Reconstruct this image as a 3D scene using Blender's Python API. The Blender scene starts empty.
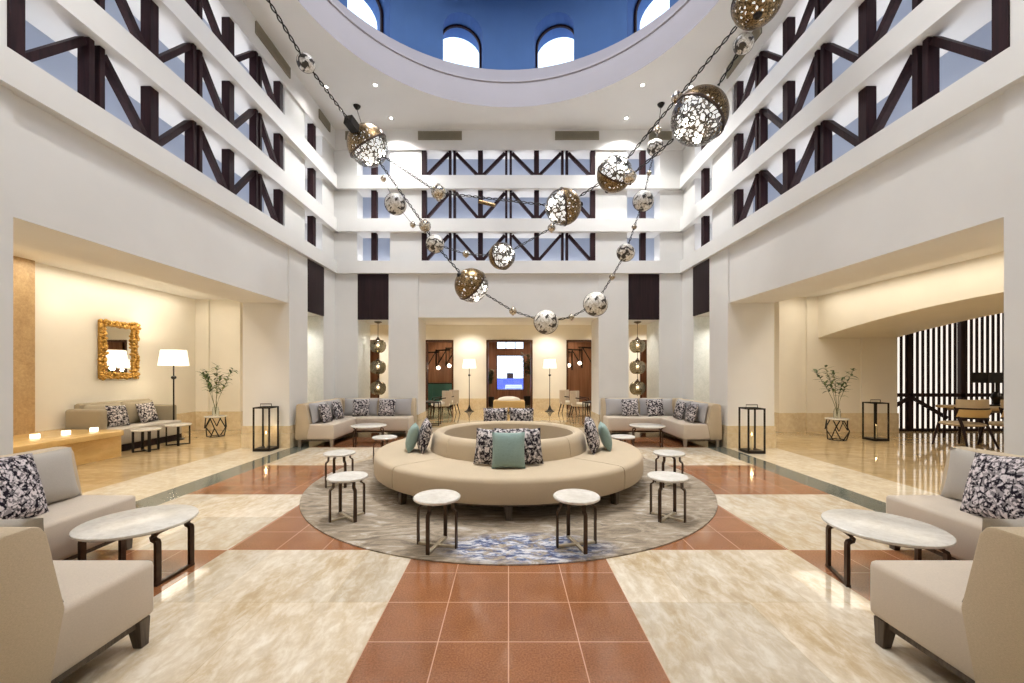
import bpy, bmesh, math, random
from mathutils import Vector, Matrix, Euler
random.seed(7)
PI = math.pi
scn = bpy.context.scene
COL = scn.collection
R = math.radians

# ------------------------------------------------------------------ camera
F_PX, HY, VX, CAMZ = 410.0, 372.0, 508.5, 1.55
cam_d = bpy.data.cameras.new('camera')
cam_d.sensor_width = 36.0
cam_d.lens = F_PX / 1024 * 36
cam_d.shift_y = (HY - 341.5) / 1024
cam_d.shift_x = (512 - VX) / 1024
cam_d.clip_start = 0.02
cam_d.clip_end = 400
cam = bpy.data.objects.new('camera', cam_d)
COL.objects.link(cam)
cam.location = (0, 0, CAMZ)
cam.rotation_euler = (PI / 2, 0, 0)
scn.camera = cam

def at(px, py, Y):
    """world point at depth Y seen at a pixel of the photograph (used while surveying the room)"""
    return Vector(((px - VX) * Y / F_PX, Y, CAMZ + (HY - py) * Y / F_PX))

# ------------------------------------------------------------------ materials
class NT:
    def __init__(s, name):
        s.m = bpy.data.materials.new(name)
        s.m.use_nodes = True
        s.t = s.m.node_tree
        s.t.nodes.clear()
        s.out = s.n('ShaderNodeOutputMaterial')
        s.p = s.n('ShaderNodeBsdfPrincipled')
        s.l(s.p.outputs[0], s.out.inputs[0])
    def n(s, kind, **kw):
        nd = s.t.nodes.new(kind)
        for k, v in kw.items():
            setattr(nd, k, v)
        return nd
    def l(s, a, b):
        s.t.links.new(a, b)
    def coord(s, scale=(1, 1, 1), loc=(0, 0, 0), kind='Object'):
        c = s.n('ShaderNodeTexCoord')
        m = s.n('ShaderNodeMapping')
        m.inputs['Scale'].default_value = scale
        m.inputs['Location'].default_value = loc
        s.l(c.outputs[kind], m.inputs[0])
        return m.outputs[0]
    def noise(s, vec, scale, detail=4, rough=.55, dist=0.0):
        nd = s.n('ShaderNodeTexNoise')
        nd.inputs['Scale'].default_value = scale
        nd.inputs['Detail'].default_value = detail
        nd.inputs['Roughness'].default_value = rough
        nd.inputs['Distortion'].default_value = dist
        s.l(vec, nd.inputs['Vector'])
        return nd.outputs[0]
    def ramp(s, fac, stops, interp='LINEAR'):
        nd = s.n('ShaderNodeValToRGB')
        nd.color_ramp.interpolation = interp
        el = nd.color_ramp.elements
        while len(el) < len(stops):
            el.new(.5)
        for e, (p, c) in zip(el, stops):
            e.position = p
            e.color = (c[0], c[1], c[2], 1) if not isinstance(c, (int, float)) else (c, c, c, 1)
        s.l(fac, nd.inputs[0])
        return nd.outputs[0]
    def mix(s, fac, a, b, mode='MIX'):
        nd = s.n('ShaderNodeMix', data_type='RGBA', blend_type=mode)
        for v, i in ((fac, 0), (a, 6), (b, 7)):
            if isinstance(v, (int, float)):
                nd.inputs[i].default_value = v
            elif isinstance(v, tuple):
                nd.inputs[i].default_value = (v[0], v[1], v[2], 1)
            else:
                s.l(v, nd.inputs[i])
        return nd.outputs[2]
    def bump(s, h, strength=.2, dist=.01):
        nd = s.n('ShaderNodeBump')
        nd.inputs['Strength'].default_value = strength
        nd.inputs['Distance'].default_value = dist
        s.l(h, nd.inputs['Height'])
        s.l(nd.outputs[0], s.p.inputs['Normal'])
    def set(s, **kw):
        names = dict(col='Base Color', rough='Roughness', metal='Metallic', spec='Specular IOR Level', trans='Transmission Weight',
                     ior='IOR', coat='Coat Weight', crough='Coat Roughness', sheen='Sheen Weight', alpha='Alpha', emi='Emission Color', emis='Emission Strength')
        for k, v in kw.items():
            i = s.p.inputs[names[k]]
            if isinstance(v, tuple):
                i.default_value = (v[0], v[1], v[2], 1)
            elif isinstance(v, (int, float)):
                i.default_value = v
            else:
                s.l(v, i)
        return s

def plain(name, col, rough=.6, metal=0.0, var=.06, scale=6, **kw):
    t = NT(name)
    v = t.coord()
    n = t.noise(v, scale, 4)
    a = tuple(max(0, c * (1 - var)) for c in col)
    b = tuple(min(1, c * (1 + var)) for c in col)
    t.set(col=t.ramp(n, [(.3, a), (.7, b)]), rough=rough, metal=metal, **kw)
    return t.m

def fabric(name, col, var=.14, sc=420, bumpy=.12):
    t = NT(name)
    v = t.coord((sc, sc * .25, sc))
    v2 = t.coord((sc * .25, sc, sc))
    n = t.mix(.5, t.noise(v, 1, 2), t.noise(v2, 1, 2))
    big = t.noise(t.coord(), 2.5, 3)
    a = tuple(c * (1 - var) for c in col)
    b = tuple(min(1, c * (1 + var)) for c in col)
    c = t.ramp(n, [(.35, a), (.65, b)])
    c = t.mix(.12, c, t.ramp(big, [(.3, tuple(x * .75 for x in col)), (.7, tuple(min(1, x * 1.15) for x in col))]))
    t.set(col=c, rough=.9, spec=.15, sheen=.15)
    t.bump(n, bumpy, .002)
    return t.m

def wood(name, dark, light, sc=1.0, rough=.4, axis='z'):
    t = NT(name)
    s = {'z': (14, 14, .9), 'x': (.9, 14, 14), 'y': (14, .9, 14)}[axis]
    v = t.coord(tuple(x * sc for x in s))
    n = t.noise(v, 1.6, 6, .6, .6)
    t.set(col=t.ramp(n, [(.28, dark), (.72, light)]), rough=rough, spec=.18 if light[0] < .12 else .4)
    t.bump(n, .08, .003)
    return t.m

M = {}
M['plaster'] = plain('white plaster', (.80, .795, .775), .75, var=.025, scale=1.3)
M['plaster_warm'] = plain('warm cream plaster', (.82, .775, .68), .7, var=.03, scale=1.3)
M['ceiling'] = plain('ceiling paint', (.83, .82, .80), .8, var=.02, scale=1)
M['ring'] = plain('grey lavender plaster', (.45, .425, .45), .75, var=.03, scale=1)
M['blue'] = plain('blue dome paint', (.085, .185, .42), .8, var=.04, scale=1.5)
M['timber'] = wood('dark red brown timber', (.010, .004, .007), (.036, .013, .015), 1, .6)
M['panel_wood'] = wood('very dark wood', (.014, .008, .010), (.034, .018, .020), .7, .5)
M['brown_wood'] = wood('russet wood wall', (.19, .085, .045), (.38, .19, .11), .35, .45)
M['door_wood'] = wood('door wood', (.05, .02, .012), (.10, .045, .025), 1, .4)
M['leg_wood'] = wood('weathered leg wood', (.05, .035, .025), (.13, .10, .075), 2, .5)
M['pale_leg'] = wood('pale leg wood', (.20, .16, .12), (.34, .28, .22), 2, .5)
M['light_oak'] = wood('light oak', (.46, .32, .16), (.62, .46, .27), 1.5, .4, 'x')
M['black_metal'] = plain('black metal', (.018, .015, .013), .42, .6, .1, 30)
M['bronze_metal'] = plain('dark bronze metal', (.075, .048, .033), .38, .75, .2, 20)
M['brass_pale'] = plain('pale champagne metal', (.62, .54, .40), .4, .4, .08, 20)
M['linen'] = fabric('beige linen', (.53, .43, .30))
M['linen_top'] = fabric('pale beige linen', (.58, .50, .41), .09)
M['grey_fab'] = fabric('grey linen', (.44, .405, .36), .10)
M['lilac_fab'] = fabric('cool grey linen', (.40, .385, .385), .09)
M['teal'] = fabric('sage teal velvet', (.235, .325, .295), .12, 120)
M['olive_fab'] = fabric('olive grey linen', (.33, .28, .20), .10)
M['gold_fab'] = fabric('gold tan fabric', (.62, .44, .20), .08)
M['white_fab'] = fabric('white cotton', (.80, .76, .68), .05)

def damask(name, pale, dark, sc, thr):
    t = NT(name)
    oi = t.n('ShaderNodeObjectInfo')
    c = t.n('ShaderNodeTexCoord')
    ad = t.n('ShaderNodeVectorMath', operation='ADD')
    mu = t.n('ShaderNodeVectorMath', operation='SCALE')
    cb = t.n('ShaderNodeCombineXYZ')
    for i in range(3):
        t.l(oi.outputs['Random'], cb.inputs[i])
    t.l(cb.outputs[0], mu.inputs[0]); mu.inputs['Scale'].default_value = 37
    t.l(c.outputs['Object'], ad.inputs[0]); t.l(mu.outputs[0], ad.inputs[1])
    v = ad.outputs[0]
    n1 = t.noise(v, sc, 3, .65, 1.6)
    vo = t.n('ShaderNodeTexVoronoi', feature='DISTANCE_TO_EDGE')
    vo.inputs['Scale'].default_value = sc * 1.3
    t.l(v, vo.inputs['Vector'])
    a = t.ramp(n1, [(thr - .02, 0), (thr + .02, 1)])
    b = t.ramp(vo.outputs[0], [(.04, 0), (.09, 1)])
    f = t.mix(1.0, a, b, 'MULTIPLY')
    n2 = t.noise(v, sc * 3.2, 2)
    f2 = t.mix(.55, f, t.ramp(n2, [(.45, 0), (.55, 1)]))
    t.set(col=t.ramp(f2, [(.25, dark), (.55, tuple((p + q) * .45 for p, q in zip(pale, dark))), (.8, pale)]), rough=.85, spec=.2)
    return t.m
M['damask'] = damask('black and white damask', (.66, .61, .60), (.012, .008, .016), 9, .47)
M['city'] = damask('black and white engraved print', (.70, .64, .66), (.010, .006, .014), 11, .45)

def marble(name, a, b, vein, slab=None, rough=.09, sc=1.0, stretch=(1, 1, 1), slabvar=.12):
    t = NT(name)
    v = t.coord(stretch)
    n = t.noise(v, 1.4 * sc, 8, .66, .5)
    n2 = t.noise(v, 9 * sc, 7, .68, .4)
    col = t.mix(.45, t.ramp(n, [(.34, a), (.58, b)]), t.ramp(n2, [(.33, vein), (.47, a), (.64, b)]))
    if slab:
        br = t.n('ShaderNodeTexBrick')
        br.offset = 0.5
        br.inputs['Scale'].default_value = 1
        br.inputs['Brick Width'].default_value = slab[0]
        br.inputs['Row Height'].default_value = slab[1]
        br.inputs['Mortar Size'].default_value = .0025
        br.inputs['Color1'].default_value = (1 - slabvar,) * 3 + (1,)
        br.inputs['Color2'].default_value = (1, 1, 1, 1)
        br.inputs['Mortar'].default_value = (.80, .78, .72, 1)
        t.l(t.coord((1, 1, 1), (.815 + .4, -3.57, 0)), br.inputs['Vector'])
        col = t.mix(1.0, col, br.outputs[0], 'MULTIPLY')
    t.set(col=col, rough=rough, spec=.6)
    return t.m
M['white_marble'] = marble('cream white marble floor', (.56, .43, .265), (.84, .77, .65), (.40, .27, .14), (.81, .81), .06, 1.6, (1, .45, 1), .22)
M['cream_marble'] = marble('cream band marble floor', (.62, .52, .37), (.78, .69, .54), (.50, .38, .23), (.95, .95), .07, 1.2, (1, 1, 1), .08)
M['gold_marble'] = marble('golden beige marble floor', (.50, .36, .185), (.66, .51, .30), (.40, .265, .12), (.9, .6), .06, .8, (.5, 1, 1), .14)
M['gold_base'] = marble('golden marble wainscot', (.66, .53, .335), (.80, .69, .49), (.55, .40, .22), None, .25, 1.2)
M['green_marble'] = marble('dark green grey marble strip', (.085, .10, .085), (.16, .175, .15), (.05, .06, .05), None, .10, 3)
M['table_marble'] = marble('pale table marble', (.63, .60, .54), (.77, .745, .69), (.50, .46, .41), None, .22, 2.2)
M['travertine'] = marble('golden travertine', (.36, .22, .09), (.52, .36, .18), (.24, .135, .05), None, .45, 2.6)
M['onyx'] = marble('honey onyx', (.62, .40, .14), (.78, .55, .25), (.52, .30, .09), None, .22, .8, (1, .4, 1))
M['shell'] = marble('pearly shell tile', (.74, .77, .73), (.90, .91, .88), (.58, .62, .57), None, .3, 7)

t = NT('red granite tile')
v = t.coord()
g = t.mix(.5, t.ramp(t.noise(v, 95, 3, .7), [(.34, (.14, .045, .016)), (.52, (.31, .125, .050)), (.72, (.48, .24, .115))]), t.ramp(t.noise(v, 3, 3), [(.3, (.25, .095, .038)), (.7, (.35, .145, .064))]))
br = t.n('ShaderNodeTexBrick'); br.offset = 0
for k, val in (('Scale', 1), ('Brick Width', .405), ('Row Height', .405), ('Mortar Size', .0035)):
    br.inputs[k].default_value = val
br.inputs['Color1'].default_value = (.90, .90, .90, 1); br.inputs['Color2'].default_value = (1, 1, 1, 1); br.inputs['Mortar'].default_value = (0, 0, 0, 1)
t.l(t.coord((1, 1, 1), (.81 * 10, -3.57 + .405 * 20, 0)), br.inputs['Vector'])
g2 = t.mix(1.0, g, br.outputs[0], 'MULTIPLY')
t.set(col=t.mix(br.outputs['Fac'], g2, (.60, .34, .22)), rough=.11, spec=.55)
M['red'] = t.m

t = NT('grey beige carpet')
v = t.coord((1, 2.6, 1))
n = t.noise(v, 2.6, 8, .68, 1.8)
c = t.ramp(n, [(.36, (.135, .10, .06)), (.47, (.26, .20, .13)), (.57, (.38, .31, .225)), (.70, (.60, .57, .53))])
gz = t.n('ShaderNodeTexGradient', gradient_type='SPHERICAL')
t.l(t.coord((1.15, 2.7, 1), (-.18, 6.55, 0)), gz.inputs[0])          # blue pool of colour by the near edge
msk = t.mix(1.0, t.ramp(gz.outputs[0], [(.03, 0), (.35, 1)]), t.ramp(t.noise(t.coord((1, 1.6, 1)), 5.5, 6, .7, 1), [(.40, 0), (.52, 1)]), 'MULTIPLY')
c = t.mix(msk, c, t.ramp(t.noise(v, 7, 5, .7, .6), [(.42, (.010, .02, .10)), (.49, (.10, .15, .30)), (.57, (.66, .66, .70))]))
fine = t.noise(t.coord(), 420, 2)
c = t.mix(.10, c, t.ramp(fine, [(.3, 0), (.7, 1)]))
t.set(col=c, rough=.95, spec=.1, sheen=.2)
t.bump(fine, .3, .003)
M['carpet'] = t.m

def emissive(name, col, s):
    t = NT(name)
    n = t.noise(t.coord(), 3, 2)
    t.set(col=(.9, .88, .84), rough=.6, emi=t.ramp(n, [(.2, tuple(x * .97 for x in col)), (.8, col)]), emis=s)
    return t.m
M['shade'] = emissive('lit lamp shade', (1, .90, .72), 1.15)
M['bulb'] = emissive('bulb glow', (1, .86, .66), 8)
M['core'] = emissive('frosted light core', (1, .97, .93), .95)
M['globe_bulb'] = emissive('globe bulb glow', (1, .95, .85), 11)
M['votive'] = emissive('votive glow', (1, .90, .68), 1.8)
M['flame'] = emissive('candle flame', (1, .70, .28), 5)
M['lens'] = emissive('downlight lens', (1, .96, .90), 14)
M['backlit'] = emissive('backlit white panel', (1, .93, .84), 1.0)
M['wax'] = plain('candle wax', (.80, .66, .38), .6)
M['gold_leaf'] = plain('old gold leaf', (.55, .32, .08), .38, .85, .4, 40)
M['leaf'] = plain('green leaf', (.045, .095, .022), .5, 0, .35, 9)
M['leaf_pale'] = plain('pale green leaf', (.20, .26, .09), .5, 0, .3, 9)
M['stem'] = plain('green brown stem', (.13, .14, .05), .6)
M['vent'] = plain('khaki vent metal', (.30, .27, .20), .6)
M['vent_dark'] = plain('dark vent recess', (.16, .145, .11), .7)
M['teal_panel'] = plain('teal lacquer', (.05, .20, .19), .3)
M['dark_fix'] = plain('black fabric shade', (.014, .012, .012), .8)
M['terrace'] = plain('terrace stone', (.38, .33, .30), .7)
M['pool'] = plain('pool water', (.05, .08, .55), .7, 0, .5, .5, spec=.1)
M['pool_coping'] = plain('white pool coping', (.8, .8, .82), .6)

t = NT('mirror glass'); t.set(col=(.92, .92, .90), metal=1.0, rough=.015); M['mirror'] = t.m
t = NT('clear vase glass')
t.set(col=(.93, .97, .95), trans=1.0, rough=.02, ior=1.3); M['glass'] = t.m
t = NT('window glass')
tr = t.n('ShaderNodeBsdfTransparent'); gl = t.n('ShaderNodeBsdfGlossy'); mx = t.n('ShaderNodeMixShader')
tr.inputs[0].default_value = (.93, .96, 1, 1); gl.inputs['Roughness'].default_value = .02; mx.inputs[0].default_value = .07
t.l(tr.outputs[0], mx.inputs[1]); t.l(gl.outputs[0], mx.inputs[2]); t.l(mx.outputs[0], t.out.inputs[0]); M['pane'] = t.m
t = NT('frosted blue glass')
df = t.n('ShaderNodeBsdfDiffuse'); tl = t.n('ShaderNodeBsdfTranslucent'); mx = t.n('ShaderNodeMixShader'); mx.inputs[0].default_value = .5
fc = t.ramp(t.noise(t.coord(), 1.2, 2), [(.3, (.50, .53, .60)), (.7, (.56, .59, .65))])
t.l(fc, df.inputs[0]); t.l(fc, tl.inputs[0]); t.l(df.outputs[0], mx.inputs[1]); t.l(tl.outputs[0], mx.inputs[2]); t.l(mx.outputs[0], t.out.inputs[0]); M['frost'] = t.m
t = NT('smoked ribbed glass')
w = t.n('ShaderNodeTexWave', wave_type='BANDS', bands_direction='Z'); w.inputs['Scale'].default_value = 22; t.l(t.coord(), w.inputs[0])
tr = t.n('ShaderNodeBsdfTransparent'); gl = t.n('ShaderNodeBsdfGlossy'); mx = t.n('ShaderNodeMixShader')
t.l(t.ramp(w.outputs[0], [(.25, (.20, .165, .11)), (.75, (.60, .54, .42))]), tr.inputs[0])
gl.inputs[0].default_value = (.75, .68, .52, 1); gl.inputs['Roughness'].default_value = .12; mx.inputs[0].default_value = .30
t.l(tr.outputs[0], mx.inputs[1]); t.l(gl.outputs[0], mx.inputs[2]); t.l(mx.outputs[0], t.out.inputs[0]); M['smoke_glass'] = t.m

def pierced(name, metal_col, rough, scale, thr, dist=1.2):
    """metal leaf-work with openings cut between the veins"""
    t = NT(name)
    v = t.coord()
    nz = t.n('ShaderNodeTexNoise'); nz.inputs['Scale'].default_value = scale * .8; t.l(v, nz.inputs['Vector'])
    ad = t.n('ShaderNodeVectorMath', operation='MULTIPLY_ADD'); t.l(nz.outputs['Color'], ad.inputs[0])
    ad.inputs[1].default_value = (dist / scale,) * 3; t.l(v, ad.inputs[2])
    vo = t.n('ShaderNodeTexVoronoi', feature='DISTANCE_TO_EDGE'); vo.inputs['Scale'].default_value = scale
    t.l(ad.outputs[0], vo.inputs['Vector'])
    hole = t.ramp(vo.outputs[0], [(thr, 0), (thr + .012, 1)])
    n = t.noise(v, scale * 3, 3)
    t.set(col=t.ramp(n, [(.44, tuple(c * .22 for c in metal_col)), (.52, tuple(c * .8 for c in metal_col)), (.7, metal_col)]), metal=1.0, rough=rough)
    tr = t.n('ShaderNodeBsdfTransparent'); mx = t.n('ShaderNodeMixShader')
    t.l(hole, mx.inputs[0]); t.l(t.p.outputs[0], mx.inputs[1]); t.l(tr.outputs[0], mx.inputs[2]); t.l(mx.outputs[0], t.out.inputs[0])
    return t.m
M['bronze_shell'] = pierced('pierced bronze', (.40, .27, .13), .34, 16, .30)
M['silver_shell'] = pierced('pierced silver', (.34, .31, .27), .3, 13, .125, 1.5)
t = NT('crackled silver glass')
v = t.coord()
bl = t.ramp(t.noise(v, 9, 2, .5, .6), [(.43, 0), (.47, 1)])
fl = t.ramp(t.noise(v, 30, 3, .6, .8), [(.36, (.42, .37, .30)), (.5, (.78, .74, .66)), (.62, (.93, .91, .87))])
t.set(col=t.mix(bl, (.05, .04, .03), fl), metal=.12, rough=.3)
M['crackle'] = t.m
t = NT('mottled mercury glass')
n = t.noise(t.coord(), 26, 4, .6, .8)
t.set(col=t.ramp(n, [(.38, (.16, .11, .06)), (.5, (.66, .58, .46)), (.65, (.86, .82, .75))]), metal=.85, rough=.2)
M['mercury'] = t.m

# ------------------------------------------------------------------ geometry helpers
def nb():
    return bmesh.new()
def box(bm, x0, x1, y0, y1, z0, z1, mi=0, bev=0.0, seg=2):
    vs = [bm.verts.new(p) for p in ((x0, y0, z0), (x1, y0, z0), (x1, y1, z0), (x0, y1, z0), (x0, y0, z1), (x1, y0, z1), (x1, y1, z1), (x0, y1, z1))]
    fs = [bm.faces.new([vs[i] for i in f]) for f in ((3, 2, 1, 0), (4, 5, 6, 7), (0, 1, 5, 4), (1, 2, 6, 5), (2, 3, 7, 6), (3, 0, 4, 7))]
    for f in fs:
        f.material_index = mi
    if bev:
        es = list({e for f in fs for e in f.edges})
        r = bmesh.ops.bevel(bm, geom=es, offset=bev, segments=seg, profile=.5, affect='EDGES', clamp_overlap=True)
        for f in r['faces']:
            f.material_index = mi
    return vs
def prism(bm, poly, h0, h1, plane='xz', mi=0, bev=0.0, seg=2):
    """extrude a closed outline; plane names the outline's two axes"""
    def P(a, b, h):
        return {'xz': (a, h, b), 'yz': (h, a, b), 'xy': (a, b, h)}[plane]
    A = [bm.verts.new(P(a, b, h0)) for a, b in poly]
    B = [bm.verts.new(P(a, b, h1)) for a, b in poly]
    n = len(poly)
    fs = [bm.faces.new(A), bm.faces.new(B[::-1])]
    for i in range(n):
        fs.append(bm.faces.new((A[i], B[i], B[(i + 1) % n], A[(i + 1) % n])))
    for f in fs:
        f.material_index = mi
    if bev:
        es = list({e for f in fs for e in f.edges})
        bmesh.ops.bevel(bm, geom=es, offset=bev, segments=seg, profile=.5, affect='EDGES', clamp_overlap=True)
def tube(bm, pts, r, n=8, cap=True):
    pts = [Vector(p) for p in pts]
    rs = r if isinstance(r, (list, tuple)) else [r] * len(pts)
    rings = []
    for i, p in enumerate(pts):
        d = (pts[min(i + 1, len(pts) - 1)] - pts[max(i - 1, 0)]).normalized()
        u = d.cross(Vector((0, 0, 1)) if abs(d.z) < .95 else Vector((1, 0, 0))).normalized()
        w = d.cross(u).normalized()
        rings.append([bm.verts.new(p + (u * math.cos(2 * PI * k / n) + w * math.sin(2 * PI * k / n)) * rs[i]) for k in range(n)])
    for a, b in zip(rings, rings[1:]):
        for k in range(n):
            bm.faces.new((a[k], a[(k + 1) % n], b[(k + 1) % n], b[k]))
    if cap:
        bm.faces.new(rings[0][::-1]); bm.faces.new(rings[-1])
def lathe(bm, prof, n=32, a0=0.0, a1=2 * PI, c=(0, 0, 0), closed=False, mi=0):
    """turn a profile of (radius, height) about a vertical axis; angle 0 looks down -Y. closed joins last point to first"""
    full = abs(a1 - a0 - 2 * PI) < 1e-6
    m = n if full else n + 1
    prof = list(prof)
    rings = []
    for k in range(m):
        a = a0 + (a1 - a0) * k / n
        rings.append([bm.verts.new((c[0] + r * math.sin(a), c[1] - r * math.cos(a), c[2] + z)) for r, z in prof])
    q = len(prof)
    for k in range(n):
        A, B = rings[k], rings[(k + 1) % m]
        for j in range(q if closed else q - 1):
            j2 = (j + 1) % q
            try:
                f = bm.faces.new((A[j], B[j], B[j2], A[j2])); f.material_index = mi
            except ValueError:
                pass
    if closed and not full:
        bm.faces.new(rings[0]); bm.faces.new(rings[-1][::-1])
    bmesh.ops.remove_doubles(bm, verts=[v for r_ in rings for v in r_], dist=1e-5)
def ball(bm, r, c=(0, 0, 0), u=16, v=10, sc=(1, 1, 1)):
    m = Matrix.Translation(c) @ Matrix.Diagonal((sc[0], sc[1], sc[2], 1))
    bmesh.ops.create_uvsphere(bm, u_segments=u, v_segments=v, radius=r, matrix=m)
def blade(bm, pts, w, th):
    """flat bar that follows pts in 3-D: pts are (point, side vector)"""
    rings = []
    P = [Vector(p) for p, s in pts]
    for i, (p, s) in enumerate(pts):
        d = (P[min(i + 1, len(P) - 1)] - P[max(i - 1, 0)]).normalized()
        s = Vector(s).normalized()
        nrm = d.cross(s).normalized()
        p = P[i]
        rings.append([bm.verts.new(p + s * a * w / 2 + nrm * b * th / 2) for a, b in ((-1, -1), (1, -1), (1, 1), (-1, 1))])
    for a, b in zip(rings, rings[1:]):
        for k in range(4):
            bm.faces.new((a[k], a[(k + 1) % 4], b[(k + 1) % 4], b[k]))
    bm.faces.new(rings[0][::-1]); bm.faces.new(rings[-1])
def obj(name, bm, mats, parent=None, smooth=None, loc=None, rot=None):
    bmesh.ops.recalc_face_normals(bm, faces=bm.faces[:])
    me = bpy.data.meshes.new(name)
    if smooth:
        for f in bm.faces:
            f.smooth = True
    bm.to_mesh(me); bm.free()
    for m in (mats if isinstance(mats, (list, tuple)) else [mats]):
        me.materials.append(M[m])
    if smooth:
        me.set_sharp_from_angle(angle=R(smooth))
    o = bpy.data.objects.new(name, me)
    COL.objects.link(o)
    if parent:
        o.parent = parent
    if loc is not None:
        o.location = loc
    if rot is not None:
        o.rotation_euler = rot
    return o
def tag(o, label, cat, group=None):
    o['label'] = label; o['category'] = cat
    if group:
        o['group'] = group
    elif 'group' in o.keys():
        del o['group']
    return o
def thing(name, label, cat, loc=(0, 0, 0), rotz=0.0, group=None):
    o = bpy.data.objects.new(name, None); COL.objects.link(o)
    o.empty_display_size = .1
    o.location = loc; o.rotation_euler = (0, 0, rotz)
    return tag(o, label, cat, group)
def struct(name, bm, mats, smooth=None, parent=None):
    o = obj(name, bm, mats, parent, smooth)
    if not parent:
        o['kind'] = 'structure'
    return o
def dup(root, loc, rotz, label, group=None, cat=None, scale=None):
    def cp(o, par):
        c = o.copy(); COL.objects.link(c); c.parent = par
        for ch in o.children:
            cp(ch, c)
        return c
    r = cp(root, None)
    r.location = loc
    e = root.rotation_euler
    r.rotation_euler = (e.x, e.y, rotz)
    if scale:
        r.scale = scale
    return tag(r, label, cat or root['category'], group or root.get('group'))
def spot(loc, power, angle=100, col=(1, .93, .82), size=.06, blend=.7, aim=(0, 0, -1)):
    d = bpy.data.lights.new('spot_light', 'SPOT')
    d.energy = power; d.spot_size = R(angle); d.spot_blend = blend; d.color = col; d.shadow_soft_size = size
    o = bpy.data.objects.new('spot_light', d); COL.objects.link(o); o.location = loc
    o.rotation_euler = Vector(aim).to_track_quat('-Z', 'Y').to_euler()
    return o
def pointl(loc, power, col=(1, .86, .66), size=.06):
    d = bpy.data.lights.new('point_light', 'POINT')
    d.energy = power; d.color = col; d.shadow_soft_size = size
    o = bpy.data.objects.new('point_light', d); COL.objects.link(o); o.location = loc
    return o
def areal(loc, sx, sy, power, aim=(0, 0, -1), col=(1, 1, 1), shape='RECTANGLE', rotz=None):
    d = bpy.data.lights.new('area_light', 'AREA')
    d.energy = power; d.shape = shape; d.size = sx; d.size_y = sy; d.color = col
    o = bpy.data.objects.new('area_light', d); COL.objects.link(o); o.location = loc
    if rotz is None:
        o.rotation_euler = Vector(aim).to_track_quat('-Z', 'Y').to_euler()
    else:
        o.rotation_euler = (PI if aim[2] > 0 else 0, 0, rotz)
    return o

# ------------------------------------------------------------------ the room
W, CY, YB, YF, T = 4.47, 6.03, 10.57, 1.50, .95
CEIL, ACEIL = 7.80, 3.50
ROWS = [(4.40, 5.15), (5.48, 6.25), (6.59, 7.28)]
# floor: a checkerboard of five by five fields inside a dark strip, then marble
bm = nb()
def quad(x0, x1, y0, y1, mi):
    f = bm.faces.new([bm.verts.new(p) for p in ((x0, y0, 0), (x1, y0, 0), (x1, y1, 0), (x0, y1, 0))]); f.material_index = mi
xs = [-4.08, -2.445, -.81, .81, 2.445, 4.08]
ys = [1.95 + 1.62 * k for k in range(6)]
for i in range(5):
    for j in range(5):
        quad(xs[i], xs[i + 1], ys[j], ys[j + 1], 0 if (i + j) % 2 == 0 else 1)
def ring(a, b, mi):
    (ax0, ax1, ay0, ay1), (bx0, bx1, by0, by1) = a, b
    quad(bx0, bx1, by0, ay0, mi); quad(bx0, bx1, ay1, by1, mi); quad(bx0, ax0, ay0, ay1, mi); quad(ax1, bx1, ay0, ay1, mi)
r0 = (-4.08, 4.08, ys[0], ys[5]); r1 = (-4.47, 4.47, ys[0] - .39, ys[5] + .39); r2 = (-5.45, 5.45, ys[0] - 1.4, ys[5] + 1.4); r3 = (-13, 17, -3.2, 22)
ring(r0, r1, 2); ring(r1, r2, 3); ring(r2, r3, 4)
struct('floor', bm, ['red', 'white_marble', 'green_marble', 'cream_marble', 'gold_marble'])

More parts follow.
